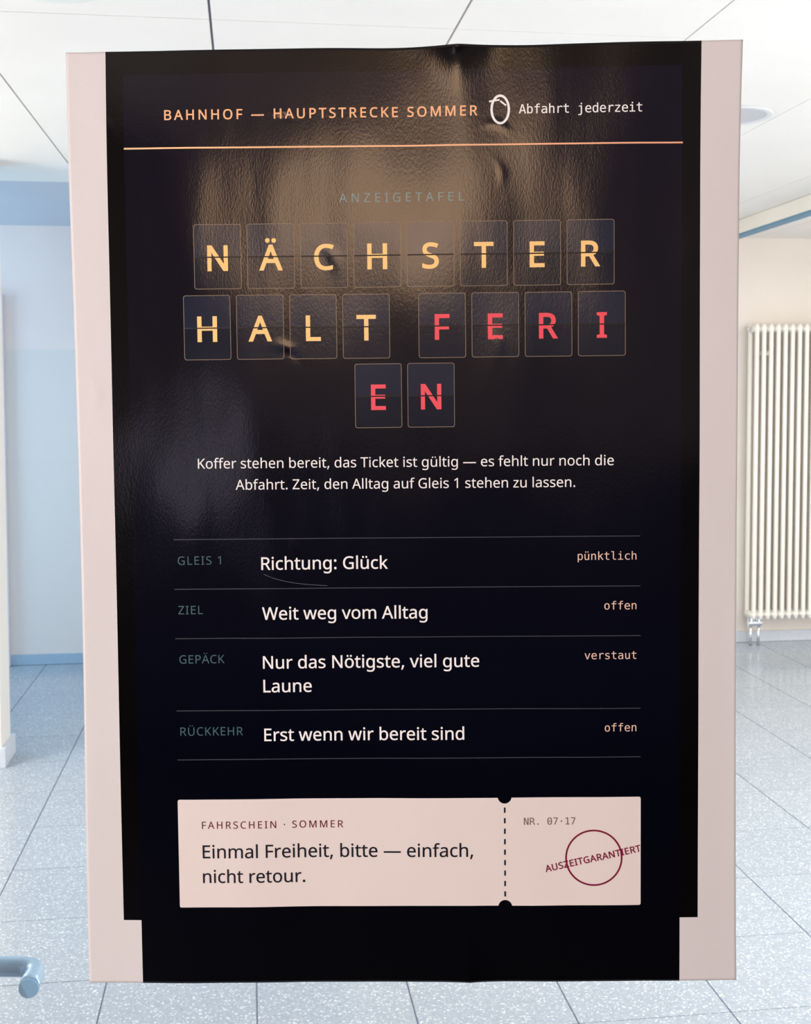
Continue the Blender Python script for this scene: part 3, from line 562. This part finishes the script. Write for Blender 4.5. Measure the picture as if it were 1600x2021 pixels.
sÄ	512|462 0 437 0 414 59 391 118 368 177 292 177 217 177 141 177 118 118 96 59 73 0 49 0 24 0 0 0 75 192 149 383 224 575 245 575 267 575 289 575 363 383 437 192 512 0 487 0|304 357 282 415 281 419 278 427 274 438 271 449 267 461 263 473 260 485 257 494 255 500 252 490 250 479 247 468 244 457 241 447 238 438 235 429 232 421 230 415 209 357 187 299 165 241 226 241 286 241 346 241 325 299|143 675 143 689 143 703 146 713 154 719 161 725 170 728 180 728 191 728 199 725 207 719 214 713 218 703 218 689 218 675 214 665 207 659 199 652 191 649 180 649 170 649 161 652 154 659 146 665|294 675 294 689 294 703 297 713 304 719 312 725 320 728 330 728 341 728 349 725 357 719 364 713 368 703 368 689 368 675 364 665 357 659 349 652 341 649 330 649 320 649 312 652 304 659 297 665
sÜ	586|513 326 513 202 513 163 505 127 489 95 473 63 449 38 416 20 383 1 341 -8 290 -8 219 -8 165 11 128 50 91 89 72 140 72 204 72 327 72 450 72 573 96 573 120 573 144 573 144 449 144 325 144 201 144 155 157 119 182 93 206 67 244 55 294 55 329 55 357 61 379 73 401 86 416 103 427 126 437 148 442 173 442 202 442 326 442 449 442 573 466 573 489 573 513 573 513 449|181 675 181 689 181 703 185 713 192 719 200 725 209 728 219 728 229 728 238 725 245 719 253 713 257 703 257 689 257 675 253 665 245 659 238 652 229 649 219 649 209 649 200 652 192 659 185 665|332 675 332 689 332 703 336 713 343 719 350 725 359 728 369 728 379 728 388 725 395 719 403 713 407 703 407 689 407 675 403 665 395 659 388 652 379 649 369 649 359 649 350 652 343 659 336 665
sö	485|442 263 442 216 442 180 437 148 428 121 418 93 405 70 388 51 370 31 349 17 324 7 300 -3 272 -8 241 -8 213 -8 187 -3 163 7 139 17 118 31 100 51 83 70 69 93 59 121 49 148 44 180 44 216 44 263 52 304 68 336 84 369 107 394 137 412 167 429 203 438 244 438 283 438 317 429 347 412 377 394 400 369 417 336 433 304|117 267 117 216 117 182 121 153 130 128 139 103 153 84 172 71 190 57 214 51 243 51 272 51 296 57 314 71 333 84 347 103 356 128 364 153 369 182 369 216 369 250 364 279 355 303 346 327 332 346 314 359 296 372 272 379 242 379 198 379 167 364 147 335 127 306|131 533 131 546 131 560 134 570 142 576 149 582 158 585 168 585 179 585 187 582 195 576 202 570 206 560 206 546 206 533 202 523 195 516 187 509 179 506 168 506 158 506 149 509 142 516 134 523|281 533 281 546 281 560 285 570 292 576 300 582 308 585 318 585 329 585 337 582 345 576 352 570 356 560 356 546 356 533 352 523 345 516 337 509 329 506 318 506 308 506 300 509 292 516 285 523
sü	496|404 430 427 430 427 287 427 143 427 0 408 0 389 0 370 0 366 19 363 38 359 57 358 57 357 57 356 57 347 42 335 30 321 20 306 10 291 3 273 -1 256 -6 238 -8 220 -8 186 -8 157 -3 134 8 110 19 93 36 81 59 69 82 63 112 63 148 63 242 63 336 63 430 87 430 111 430 135 430 135 338 135 245 135 153 135 119 142 93 158 76 173 59 198 51 230 51 262 51 287 57 306 69 324 81 337 98 345 121 353 145 357 173 357 206 357 281 357 355 357 430 380 430|136 533 136 546 136 560 139 570 147 576 154 582 163 585 173 585 183 585 192 582 200 576 207 570 211 560 211 546 211 533 207 523 200 516 192 509 183 506 173 506 163 506 154 509 147 516 139 523|286 533 286 546 286 560 290 570 297 576 304 582 313 585 323 585 333 585 342 582 350 576 357 570 361 560 361 546 361 533 357 523 350 516 342 509 333 506 323 506 313 506 304 509 297 516 290 523
s—	802|278 184 32 184 32 204 32 225 32 246 278 246 524 246 770 246 770 225 770 204 770 184 524 184
m 	429|
m.	429|170 71 170 106 200 106 229 106 258 106 258 71 258 35 258 0 229 0 200 0 170 0 170 35
m0	429|168 248 168 261 168 274 173 285 182 294 191 304 201 308 214 308 227 308 238 304 247 294 256 285 261 274 261 261 261 248 257 237 247 228 238 219 227 214 214 214 201 214 190 219 181 228 173 237|247 474 214 474 182 474 157 456 141 421 125 385 117 332 117 259 117 187 125 134 141 99 157 63 182 46 214 46 247 46 272 63 288 99 304 134 312 187 312 259 312 332 304 385 288 421 272 456|159 529 214 529 270 529 312 506 340 461 369 416 383 348 383 259 383 171 369 104 340 58 312 13 270 -10 214 -10 159 -10 117 13 89 58 60 104 46 171 46 259 46 348 60 416 89 461 117 506
m1	429|94 39 94 59 130 59 167 59 203 59 203 192 203 324 203 456 164 448 125 439 86 430 86 451 86 473 86 494 125 503 164 511 203 520 226 520 250 520 273 520 273 366 273 213 273 59 309 59 345 59 381 59 381 39 381 20 381 0 285 0 190 0 94 0 94 20
m7	429|48 500 48 520 157 520 267 520 376 520 376 510 376 500 376 490 314 327 252 163 190 0 165 0 141 0 116 0 177 154 237 307 297 461 214 461 131 461 48 461 48 480
mA	429|239 369 214 458 190 369 165 281 140 192 190 192 239 192 289 192 264 281|119 347 172 520 200 520 229 520 257 520 310 347 363 173 416 0 392 0 368 0 344 0 331 45 318 90 305 135 245 135 184 135 123 135 111 90 98 45 86 0 61 0 37 0 13 0 66 173
mN	429|48 347 48 520 78 520 108 520 138 520 196 377 255 235 313 92 313 235 313 377 313 520 336 520 358 520 381 520 381 347 381 173 381 0 351 0 321 0 292 0 233 143 175 285 116 428 116 285 116 143 116 0 94 0 71 0 48 0 48 173
mR	429|299 250 265 245 283 241 298 232 311 219 324 206 340 181 359 142 382 95 406 47 429 0 404 0 379 0 354 0 333 44 312 88 292 131 274 169 258 193 244 204 229 214 211 220 188 220 165 220 143 220 120 220 120 146 120 73 120 0 97 0 73 0 50 0 50 173 50 347 50 520 98 520 146 520 195 520 252 520 295 507 326 481 356 455 372 418 372 369 372 335 362 307 343 285 325 264|145 462 120 462 120 401 120 339 120 278 146 278 172 278 197 278 231 278 256 285 273 300 289 315 297 338 297 369 297 399 289 422 271 438 254 454 228 462 195 462 170 462
ma	429|264 196 244 196 237 196 230 196 223 196 186 196 158 189 139 176 120 163 110 144 110 118 110 94 117 76 132 63 146 50 165 44 190 44 226 44 253 56 274 80 294 105 304 139 304 182 304 187 304 191 304 196 284 196|369 257 369 222 369 148 369 74 369 0 347 0 326 0 304 0 304 19 304 39 304 58 291 35 273 17 253 6 232 -5 207 -10 177 -10 137 -10 106 1 82 24 58 46 46 76 46 114 46 157 61 190 90 212 119 235 162 246 218 246 247 246 276 246 304 246 304 250 304 253 304 256 304 287 296 310 281 324 265 338 240 345 206 345 184 345 162 342 140 336 118 329 96 320 75 308 75 330 75 351 75 372 99 381 121 388 143 393 165 397 186 399 206 399 238 399 266 395 289 385 312 376 330 361 344 342 353 331 359 316 363 299 367 282
mb	429|320 145 320 195 320 244 312 282 296 307 280 332 257 345 226 345 195 345 171 332 155 307 139 282 131 244 131 195 131 145 139 108 155 83 171 57 195 44 226 44 257 44 280 57 296 82 312 107|131 407 131 340 141 359 156 374 174 384 192 394 212 399 236 399 283 399 320 381 347 345 374 309 387 259 387 196 387 132 374 81 347 45 320 8 282 -10 235 -10 212 -10 192 -5 174 5 156 15 142 30 131 49 131 33 131 16 131 0 110 0 89 0 67 0 67 181 67 361 67 542 89 542 110 542 131 542 131 475
mc	429|369 42 369 20 352 10 335 2 316 -3 298 -8 279 -10 260 -10 200 -10 153 8 119 44 85 80 68 131 68 195 68 259 85 309 119 345 153 381 200 399 260 399 279 399 298 397 315 392 333 387 351 380 369 369 369 347 369 325 369 302 352 317 335 328 318 335 301 342 282 345 260 345 220 345 189 332 168 306 146 280 135 243 135 195 135 147 146 110 168 83 190 57 221 44 260 44 283 44 303 48 320 54 338 61 354 72 369 86 369 64
md	429|289 359 299 340 299 407 299 475 299 542 320 542 341 542 363 542 363 361 363 181 363 0 341 0 320 0 299 0 299 16 299 33 299 49 288 30 274 15 256 5 238 -5 218 -10 195 -10 148 -10 110 8 83 45 56 81 43 132 43 196 43 259 56 309 84 345 111 381 148 399 195 399 218 399 239 394 257 384 274 374|110 244 110 195 110 145 118 107 134 82 150 57 173 44 204 44 235 44 258 57 275 83 291 108 299 145 299 195 299 244 291 282 275 307 258 332 235 345 204 345 173 345 150 332 134 307 118 282
me	429|387 269 387 211 387 201 387 190 387 180 295 180 202 180 110 180 110 179 110 178 110 178 110 135 121 102 143 79 165 56 196 44 237 44 257 44 279 47 301 54 323 60 347 70 372 84 372 62 372 41 372 20 348 10 324 2 302 -3 279 -8 257 -10 236 -10 175 -10 128 8 94 44 60 81 43 131 43 195 43 257 60 307 93 344 126 381 171 399 227 399 276 399 316 383 344 349 373 315|253 230 323 230 322 267 313 296 296 316 280 335 255 345 224 345 193 345 168 335 148 314 128 294 116 266 112 229 182 230
mf	429|344 542 370 542 370 524 370 506 370 489 346 489 322 489 297 489 274 489 258 484 249 474 241 465 236 448 236 424 236 413 236 401 236 390 281 390 325 390 370 390 370 373 370 357 370 340 325 340 281 340 236 340 236 227 236 113 236 0 215 0 193 0 172 0 172 113 172 227 172 340 137 340 103 340 68 340 68 357 68 373 68 390 103 390 137 390 172 390 172 399 172 408 172 417 172 460 182 491 201 511 221 532 252 542 293 542 319 542
mh	429|366 295 366 242 366 161 366 81 366 0 344 0 323 0 302 0 302 81 302 161 302 242 302 277 295 302 283 319 271 335 252 344 225 344 195 344 172 333 156 312 140 291 132 260 132 220 132 147 132 73 132 0 111 0 89 0 68 0 68 181 68 361 68 542 89 542 111 542 132 542 132 472 132 402 132 331 143 354 159 371 178 382 198 394 221 399 248 399 287 399 317 386 337 360 356 334
mi	429|89 373 89 390 144 390 198 390 253 390 253 277 253 163 253 50 295 50 338 50 380 50 380 33 380 17 380 0 274 0 168 0 62 0 62 17 62 33 62 50 104 50 147 50 189 50 189 147 189 243 189 340 156 340 122 340 89 340 89 357|189 515 189 542 210 542 232 542 253 542 253 515 253 488 253 461 232 461 210 461 189 461 189 488
mj	429|209 -36 209 -7 209 109 209 224 209 340 172 340 135 340 99 340 99 357 99 373 99 390 157 390 215 390 273 390 273 258 273 125 273 -7 273 -52 263 -87 242 -112 221 -136 192 -148 153 -148 124 -148 94 -148 65 -148 65 -130 65 -112 65 -94 92 -94 119 -94 146 -94 167 -94 183 -87 193 -72 204 -58|209 515 209 542 230 542 252 542 273 542 273 515 273 488 273 461 252 461 230 461 209 461 209 488
mk	429|82 361 82 542 104 542 126 542 148 542 148 437 148 333 148 228 204 282 260 336 317 390 343 390 369 390 394 390 343 341 292 292 241 243 300 162 359 81 419 0 392 0 366 0 340 0 292 67 244 134 196 201 180 186 164 171 148 156 148 104 148 52 148 0 126 0 104 0 82 0 82 181
ml	429|222 276 222 141 222 113 228 91 238 76 249 62 265 54 285 54 310 54 335 54 360 54 360 36 360 18 360 0 333 0 306 0 279 0 241 0 211 12 190 37 169 62 158 96 158 141 158 259 158 377 158 495 124 495 90 495 56 495 56 512 56 529 56 546 111 546 167 546 222 546 222 411
mn	429|366 295 366 242 366 161 366 81 366 0 344 0 323 0 302 0 302 81 302 161 302 242 302 277 295 302 283 319 271 335 252 344 225 344 195 344 172 333 156 312 140 291 132 260 132 220 132 147 132 73 132 0 111 0 89 0 68 0 68 130 68 260 68 390 89 390 111 390 132 390 132 370 132 351 132 331 143 354 159 371 178 382 198 394 221 399 248 399 287 399 317 386 337 360 356 334
mo	429|247 345 214 345 182 345 157 332 141 307 124 282 116 244 116 195 116 145 124 108 141 82 157 57 182 44 214 44 247 44 272 57 289 82 305 108 314 145 314 195 314 244 305 282 289 307 272 332|160 399 214 399 269 399 310 382 339 347 367 312 382 261 382 195 382 128 367 77 339 42 310 7 269 -10 214 -10 160 -10 119 7 91 42 62 77 48 128 48 195 48 261 62 312 91 347 119 382
mp	429|141 30 131 49 131 -17 131 -83 131 -148 109 -148 88 -148 66 -148 66 31 66 211 66 390 88 390 109 390 131 390 131 373 131 357 131 340 141 359 155 374 173 384 191 394 211 399 235 399 282 399 319 381 346 345 372 308 386 258 386 193 386 130 372 80 345 44 318 8 282 -10 235 -10 211 -10 190 -5 173 5 155 15|319 145 319 195 319 244 311 282 295 307 279 332 256 345 225 345 194 345 171 332 155 307 139 282 131 244 131 195 131 145 139 108 155 83 171 57 194 44 225 44 256 44 279 57 295 82 311 107
mr	429|402 331 402 310 388 320 375 328 360 333 346 338 331 340 314 340 274 340 243 328 222 303 201 278 190 241 190 194 190 129 190 65 190 0 169 0 148 0 126 0 126 130 126 260 126 390 148 390 169 390 190 390 190 365 190 339 190 314 201 341 218 363 240 377 262 392 288 399 319 399 334 399 349 397 363 393 377 390 390 383 402 375 402 353
ms	429|320 384 339 376 339 356 339 335 339 314 320 324 302 332 283 338 265 343 246 346 227 346 198 346 176 341 162 332 147 322 140 308 140 289 140 271 146 258 156 250 167 241 194 233 236 225 245 223 253 221 262 220 294 214 318 202 334 183 350 165 359 142 359 113 359 74 345 44 318 22 290 1 252 -10 203 -10 184 -10 164 -8 143 -4 122 0 99 6 74 14 74 36 74 58 74 80 98 68 121 59 143 53 165 47 185 44 205 44 233 44 255 49 271 61 286 72 294 88 294 109 294 139 265 159 209 171 208 171 207 171 206 171 198 173 190 175 182 176 145 183 118 196 101 213 84 230 76 253 76 282 76 320 88 349 114 369 139 389 175 399 222 399 243 399 263 397 282 394 301 390
mt	429|192 501 214 501 214 464 214 427 214 390 262 390 311 390 359 390 359 373 359 357 359 340 311 340 262 340 214 340 214 270 214 199 214 128 214 100 219 80 230 68 241 57 260 51 287 51 311 51 335 51 359 51 359 34 359 17 359 0 333 0 307 0 281 0 233 0 199 10 179 29 160 48 150 81 150 128 150 199 150 270 150 340 115 340 80 340 46 340 46 357 46 373 46 390 80 390 115 390 150 390 150 427 150 464 150 501 171 501
mu	429|68 95 68 148 68 228 68 309 68 389 89 389 111 389 132 389 132 309 132 228 132 148 132 113 138 87 151 70 163 54 182 46 208 46 238 46 261 56 278 77 294 99 302 129 302 169 302 242 302 316 302 389 323 389 344 389 366 389 366 260 366 130 366 0 344 0 323 0 302 0 302 19 302 39 302 58 290 36 275 19 255 7 235 -4 213 -10 186 -10 146 -10 117 3 97 29 78 55
mv	429|81 260 35 390 57 390 79 390 101 390 139 281 177 172 214 63 252 172 290 281 328 390 350 390 372 390 394 390 348 260 302 130 256 0 228 0 201 0 173 0 127 130
mz	429|79 374 79 391 173 391 268 391 362 391 362 371 362 352 362 332 287 239 213 146 138 52 213 52 287 52 362 52 362 35 362 17 362 0 265 0 168 0 71 0 71 20 71 39 71 59 145 153 220 246 295 339 223 339 151 339 79 339 79 357
m·	429|170 265 170 301 200 301 229 301 258 301 258 265 258 230 258 195 229 195 200 195 170 195 170 230
mü	429|68 95 68 148 68 228 68 309 68 389 89 389 111 389 132 389 132 309 132 228 132 148 132 113 138 87 151 70 163 54 182 46 208 46 238 46 261 56 278 77 294 99 302 129 302 169 302 242 302 316 302 389 323 389 344 389 366 389 366 260 366 130 366 0 344 0 323 0 302 0 302 19 302 39 302 58 290 36 275 19 255 7 235 -4 213 -10 186 -10 146 -10 117 3 97 29 78 55|111 517 111 540 135 540 158 540 182 540 182 517 182 494 182 470 158 470 135 470 111 470 111 494|248 517 248 540 271 540 294 540 318 540 318 517 318 494 318 470 294 470 271 470 248 470 248 494"""
G = {}
for ln in GLYPHS.split('\n'):
    key, data = ln.split('\t'); p_ = data.split('|')
    cs = []
    for q in p_[1:]:
        if q.strip():
            n_ = [int(t) / 1000 for t in q.split()]; cs.append([n_[i:i + 6] for i in range(0, len(n_), 6)])
    G[key] = (int(p_[0]) / 1000, cs)

def flatten(c, seg=5):
    out = []
    for i in range(len(c)):
        a, b = c[i], c[(i + 1) % len(c)]
        p0, p1, p2, p3 = Vector(a[2:4]), Vector(a[4:6]), Vector(b[0:2]), Vector(b[2:4])
        d = p3 - p0
        if d.length < 1e-5: continue
        fl = max(abs(d.cross(p1 - p0)), abs(d.cross(p2 - p0))) / d.length
        k = 1 if fl < .0035 else (3 if fl < .012 else seg)
        for s in range(k):
            t = s / k; w = 1 - t
            out.append(p0 * w ** 3 + p1 * 3 * w * w * t + p2 * 3 * w * t * t + p3 * t ** 3)
    res = []
    for q in out:
        if not res or (q - res[-1]).length > 1e-4: res.append(q)
    while len(res) > 2 and (res[0] - res[-1]).length < 1e-4: res.pop()
    return res

def sarea(c): return sum(c[i - 1].cross(c[i]) for i in range(len(c))) / 2
def offset(c, d):
    n = len(c); out = []
    for i in range(n):
        a, b = (c[i] - c[i - 1]), (c[(i + 1) % n] - c[i])
        a = a.normalized(); b = b.normalized()
        na, nb = Vector((a.y, -a.x)), Vector((b.y, -b.x))
        m = na + nb
        if m.length < .3: m = na; k = 1
        else: m.normalize(); k = min(1 / max(m.dot(na), .4), 1.9)
        out.append(c[i] + m * d * k)
    return out

def inside(x, y, rings, evenodd=False):
    w = c = 0
    for r_ in rings:
        n = len(r_)
        for i in range(n):
            ax, ay = r_[i - 1]; bx, by = r_[i]
            if (ay <= y) != (by <= y):
                t = (y - ay) / (by - ay)
                if ax + (bx - ax) * t > x:
                    c += 1; w += 1 if by > ay else -1
    return bool(c & 1) if evenodd else w != 0

def fill(pts, ringidx, evenodd):
    """triangulate the area between the rings, holes left open"""
    r_ = delaunay_2d_cdt(pts, [], ringidx, 0, 1e-6, False)
    V_ = [tuple(v) for v in r_[0]]
    rings = [[tuple(pts[i]) for i in ri] for ri in ringidx]
    F_ = []
    for f_ in r_[2]:
        x = sum(V_[i][0] for i in f_) / len(f_); y = sum(V_[i][1] for i in f_) / len(f_)
        if inside(x, y, rings, evenodd): F_.append(tuple(f_))
    used = sorted({i for f_ in F_ for i in f_}); m_ = {a: b for b, a in enumerate(used)}
    return [V_[i] for i in used], [tuple(m_[i] for i in f_) for f_ in F_]

GC = {}
def glyph(key, wt):
    if (key, wt) in GC: return GC[(key, wt)]
    cs = [flatten(c) for c in G[key][1]]; cs = [c for c in cs if len(c) > 2]
    if not cs: GC[(key, wt)] = ([], []); return GC[(key, wt)]
    big = max(cs, key=lambda c: abs(sarea(c))); sg = 1 if sarea(big) > 0 else -1
    if wt: cs = [offset(c, wt * sg) for c in cs]
    vs, fs = [], []
    for c in cs:
        fs.append(list(range(len(vs), len(vs) + len(c)))); vs += c
    GC[(key, wt)] = fill(vs, fs, False)
    return GC[(key, wt)]

def text(name, parent, s, x0, base, x1=None, cap=None, font='s', wt=0, mat=None, off=.25, rot=0, size=None, base1=None, label=None):
    """print a line: left end x0, right end x1 (mm), base line (mm down the sheet); cap height or free size"""
    capu = (.575 if font == 's' else .522) + 2 * wt
    adv = [G[font + ch][0] for ch in s]
    def ink(ch):
        vs = glyph(font + ch, wt)[0]; return (min(v[0] for v in vs), max(v[0] for v in vs))
    l0 = ink(s[0])[0]; r1 = ink(s[-1])[1]
    nat = sum(adv[:-1]) + r1 - l0
    wx = 1.0
    if cap:
        k = cap / capu; track = 0 if x1 is None else ((x1 - x0) / k - nat) / (len(s) - 1)
        if x1 is not None and abs(track) < .02 and False: pass
    else:
        k = (x1 - x0) / nat; track = 0
    if size: k = size; track = 0
    bm_v, bm_f = [], []
    x = -l0 * k; cr, sr = math.cos(R(rot)), math.sin(R(rot))
    for ch, ad in zip(s, adv):
        vs, fs = glyph(font + ch, wt)
        o = len(bm_v)
        for (gx, gy) in vs:
            lx, ly = x + gx * k, gy * k
            u_ = x0 + lx * cr - ly * sr
            bb = base if base1 is None else base + (base1 - base) * lx / max(x1 - x0, 1)
            v_ = bb - (lx * sr + ly * cr)
            bm_v.append(P(u_, v_, off))
        bm_f += [tuple(i + o for i in f_) for f_ in fs]
        x += (ad + track) * k
    o = mobj(name, bm_v, bm_f, mat, parent)
    # faces towards the reader
    if o.data.polygons and sum(p_.normal.y * p_.area for p_ in o.data.polygons) > 0: o.data.flip_normals()
    if label: o['label'] = label
    return o

def flat(name, parent, polys, mat, off, step=3.0, label=None):
    """filled printed shapes given as closed outlines in mm, following the sheet"""
    vs, fs = [], []
    for (outline, holes) in polys:
        pts, rings = [], []
        for ring in [outline] + holes:
            rr = []
            for i in range(len(ring)):
                a, b = Vector(ring[i]), Vector(ring[(i + 1) % len(ring)])
                n = max(1, int((b - a).length / step))
                rr += [a + (b - a) * t / n for t in range(n)]
            rings.append(list(range(len(pts), len(pts) + len(rr)))); pts += rr
        xs = [p[0] for p in outline]; ys = [p[1] for p in outline]
        if (max(xs) - min(xs)) > step * 1.5 and (max(ys) - min(ys)) > step * 1.5:
            y = min(ys) + step / 2
            while y < max(ys):
                x = min(xs) + step / 2
                while x < max(xs):
                    pts.append(Vector((x, y))); x += step
                y += step
        v2, f2 = fill(pts, rings, True)
        o = len(vs); vs += [P(p[0], p[1], off) for p in v2]; fs += [tuple(i + o for i in f_) for f_ in f2]
    ob = mobj(name, vs, fs, mat, parent, True)
    if sum(p_.normal.y * p_.area for p_ in ob.data.polygons) > 0: ob.data.flip_normals()
    if label: ob['label'] = label
    return ob

def rrect(x0, y0, x1, y1, r, n=5):
    out = []
    for (cx, cy, a0) in ((x1 - r, y0 + r, -90), (x1 - r, y1 - r, 0), (x0 + r, y1 - r, 90), (x0 + r, y0 + r, 180)):
        for i in range(n + 1):
            a = R(a0 + 90 * i / n); out.append((cx + r * math.cos(a), cy + r * math.sin(a)))
    return out
def circle(cx, cy, rx, ry=None, n=48, rot=0):
    ry = ry or rx; out = []
    for i in range(n):
        a = 2 * math.pi * i / n; x, y = rx * math.cos(a), ry * math.sin(a)
        out.append((cx + x * math.cos(rot) - y * math.sin(rot), cy + x * math.sin(rot) + y * math.cos(rot)))
    return out
def bar(x0, y0, x1, y1, w):
    d = Vector((x1 - x0, y1 - y0)).normalized(); n = Vector((-d.y, d.x)) * w / 2
    return [(x0 + n.x, y0 + n.y), (x1 + n.x, y1 + n.y), (x1 - n.x, y1 - n.y), (x0 - n.x, y0 - n.y)]

# ---- header
text('header_text', poster, 'BAHNHOF — HAUPTSTRECKE SOMMER', 86.9, 60.8, 363.0, cap=8.9, wt=.013, mat=P_orange, label='orange semi-bold capitals reading BAHNHOF — HAUPTSTRECKE SOMMER')
clk = flat('clock_icon', poster, [(circle(382.9, 56.0, 8.6, 13.0), [circle(382.9, 56.0, 6.5, 10.9)])], P_white, .25, label='tall oval white clock outline')
flat('clock_hand', clk, [(bar(373.2, 49.0, 382.4, 47.6, 1.5), [])], P_white, .32)
flat('clock_hand', clk, [(bar(382.9, 48.6, 388.1, 52.6, 1.4), [])], P_white, .32)
text('departure_text', poster, 'Abfahrt jederzeit', 399.2, 59.8, 507.0, cap=8.1, font='m', wt=.004, mat=P_white, label='white monospaced words Abfahrt jederzeit')
flat('header_rule', poster, [([(50.6, 84.6), (543.0, 86.1), (543.0, 87.5), (50.6, 86.1)], [])], P_rule, .25, label='thin amber line fading to coral')
text('board_caption', poster, 'ANZEIGETAFEL', 240.3, 134.8, 350.4, cap=7.8, wt=.001, mat=P_teal, label='spaced teal grey capitals ANZEIGETAFEL')

# ---- split-flap tiles
def flap(ch, x, y, mat, colour):
    w, h = 42.0, 57.2
    t = flat('flip_tile', poster, [(rrect(x, y, x + w, y + h, 2.2), [])], P_tile, .10)
    t['label'] = 'dark slate flap tile with %s letter %s' % (colour, ch)
    flat('lower_flap', t, [(rrect(x + .3, y + 29, x + w - .3, y + h - .3, 1.9), [])], P_tilelow, .13)
    flat('tile_border', t, [(rrect(x, y, x + w, y + h, 2.2), [rrect(x + .55, y + .55, x + w - .55, y + h - .55, 1.8)])], P_tileline, .16)
    vs = glyph('s' + ch, .016)[0]; x0_, x1_ = min(v[0] for v in vs), max(v[0] for v in vs)
    k = 22.8 / (.575 + .032); wd = (x1_ - x0_) * k
    text('letter', t, ch, x + w / 2 - wd / 2, y + 40.7, None, cap=22.8, wt=.016, mat=mat, off=.26)
    flat('split_line', t, [([(x + .5, y + 28.5), (x + w - .5, y + 28.5), (x + w - .5, y + 29.6), (x + .5, y + 29.6)], [])], P_split, .36)
for i, ch in enumerate('NÄCHSTER'): flap(ch, 110.9 + 47.15 * i, 152.5, P_amber, 'amber')
for i, ch in enumerate('HALT'): flap(ch, 100.4 + 47.15 * i, 214.9 + .1 * i, P_amber, 'amber')
for i, ch in enumerate('FERI'): flap(ch, 309.3 + 47.15 * i, 215.4, P_red, 'red')
for i, ch in enumerate('EN'): flap(ch, 251.9 + 47.0 * i, 277.0, P_red, 'red')

# ---- message
text('message_line', poster, 'Koffer stehen bereit, das Ticket ist gültig — es fehlt nur noch die', 110.3, 368.9, 482.3, wt=.002, mat=P_white, base1=369.7)
text('message_line', poster, 'Abfahrt. Zeit, den Alltag auf Gleis 1 stehen zu lassen.', 143.9, 388.2, 448.0, wt=.002, mat=P_white, base1=388.8)

# ---- timetable
for (a, b, c, d) in ((86.9, 432.6, 505.8, 433.2), (86.6, 477.6, 505.9, 478.1), (86.4, 522.5, 506.1, 523.0), (86.3, 588.4, 506.1, 589.0), (86.0, 633.3, 506.2, 633.4)):
    flat('table_line', poster, [([(a, b - .35), (c, d - .35), (c, d + .35), (a, b + .35)], [])], P_hair, .25)
def row(key, kx, kb, kx1, title, tb, tx1, st, sb, sx0):
    text('row_heading', poster, key, kx, kb, kx1, cap=7.6, wt=.001, mat=P_teal2, label='dim teal capitals ' + key)
    text('row_title', poster, title, 165.6, tb, tx1, wt=.007, mat=P_white, label='white line ' + title)
    text('row_status', poster, st, sx0, sb, 502.4, font='m', wt=.001, mat=P_peach, label='peach monospaced word ' + st)
row('GLEIS 1', 90.3, 455.4, 129.3, 'Richtung: Glück', 460.6, 279.7, 'pünktlich', 454.4, 450.0)
row('ZIEL', 89.8, 500.3, 112.0, 'Weit weg vom Alltag', 505.8, 314.8, 'offen', 499.2, 473.7)
row('GEPÄCK', 89.8, 545.2, 130.7, 'Nur das Nötigste, viel gute', 550.3, 361.1, 'verstaut', 544.1, 455.9)
text('row_title', poster, 'Laune', 165.6, 571.9, 209.4, wt=.007, mat=P_white, label='white word Laune')
row('RÜCKKEHR', 89.4, 611.1, 146.3, 'Erst wenn wir bereit sind', 616.6, 347.0, 'offen', 610.0, 473.9)

# ---- ticket
def ticket_outline():
    nx, rr = 383.2, 6.3
    y0, y1, x0, x1 = 670.1, 770.1, 85.5, 506.4
    o = []
    rc = rrect(x0, y0, x1, y1, 1.6, 4)
    # rrect starts at the top right corner and runs clockwise on the sheet
    o += rc[:10]                       # right side corners
    o += [(nx + rr * math.cos(a), y1 + 1 - rr * math.sin(a)) for a in [R(9 + 162 * i / 16) for i in range(17)]]
    o += rc[10:]
    o += [(nx - rr * math.cos(a), y0 - 1 + rr * math.sin(a)) for a in [R(9 + 162 * i / 16) for i in range(17)]]
    return o
tk = flat('ticket', poster, [(ticket_outline(), [])], P_ticket, .10, label='cream rose printed ticket with notched tear line')
for i in range(9):
    y = 679.0 + 9.7 * i
    flat('perforation_dash', tk, [(rrect(382.4, y, 383.9, y + 4.9, .2, 2), [])], P_ink, .26)
text('ticket_heading', tk, 'FAHRSCHEIN · SOMMER', 107.3, 697.0, 236.1, cap=6.6, wt=.004, mat=P_wine, label='wine red spaced capitals')
text('ticket_line', tk, 'Einmal Freiheit, bitte — einfach,', 107.4, 724.4, 354.2, wt=.006, mat=P_ink)
text('ticket_line', tk, 'nicht retour.', 107.2, 747.3, 200.7, wt=.006, mat=P_ink)
text('ticket_number', tk, 'NR. 07·17', 400.5, 695.2, 447.3, font='m', wt=.001, mat=P_brown, label='grey brown monospaced NR. 07·17')
flat('stamp_ring', tk, [(circle(463.9, 726.1, 26.0, n=72), [circle(463.9, 726.1, 24.45, n=72)])], P_wine2, .22, label='dark red stamp ring')
text('stamp_text', tk, 'AUSZEITGARANTIERT', 420.2, 739.0, 508.9, cap=6.3, wt=.014, mat=P_wine2, off=.34, rot=12.2, label='slanted dark red capitals AUSZEITGARANTIERT')
# a fine curved scratch under the first row
sc = [(167.7, 464.6), (176, 468.2), (186, 471.0), (195, 472.8), (204.3, 474.0), (214, 474.9), (224.9, 475.6)]
flat('scratch', poster, [([(a, b - .16) for a, b in sc] + [(a, b + .16) for a, b in reversed(sc)], [])], P_scratch, .25, label='fine curved scratch')
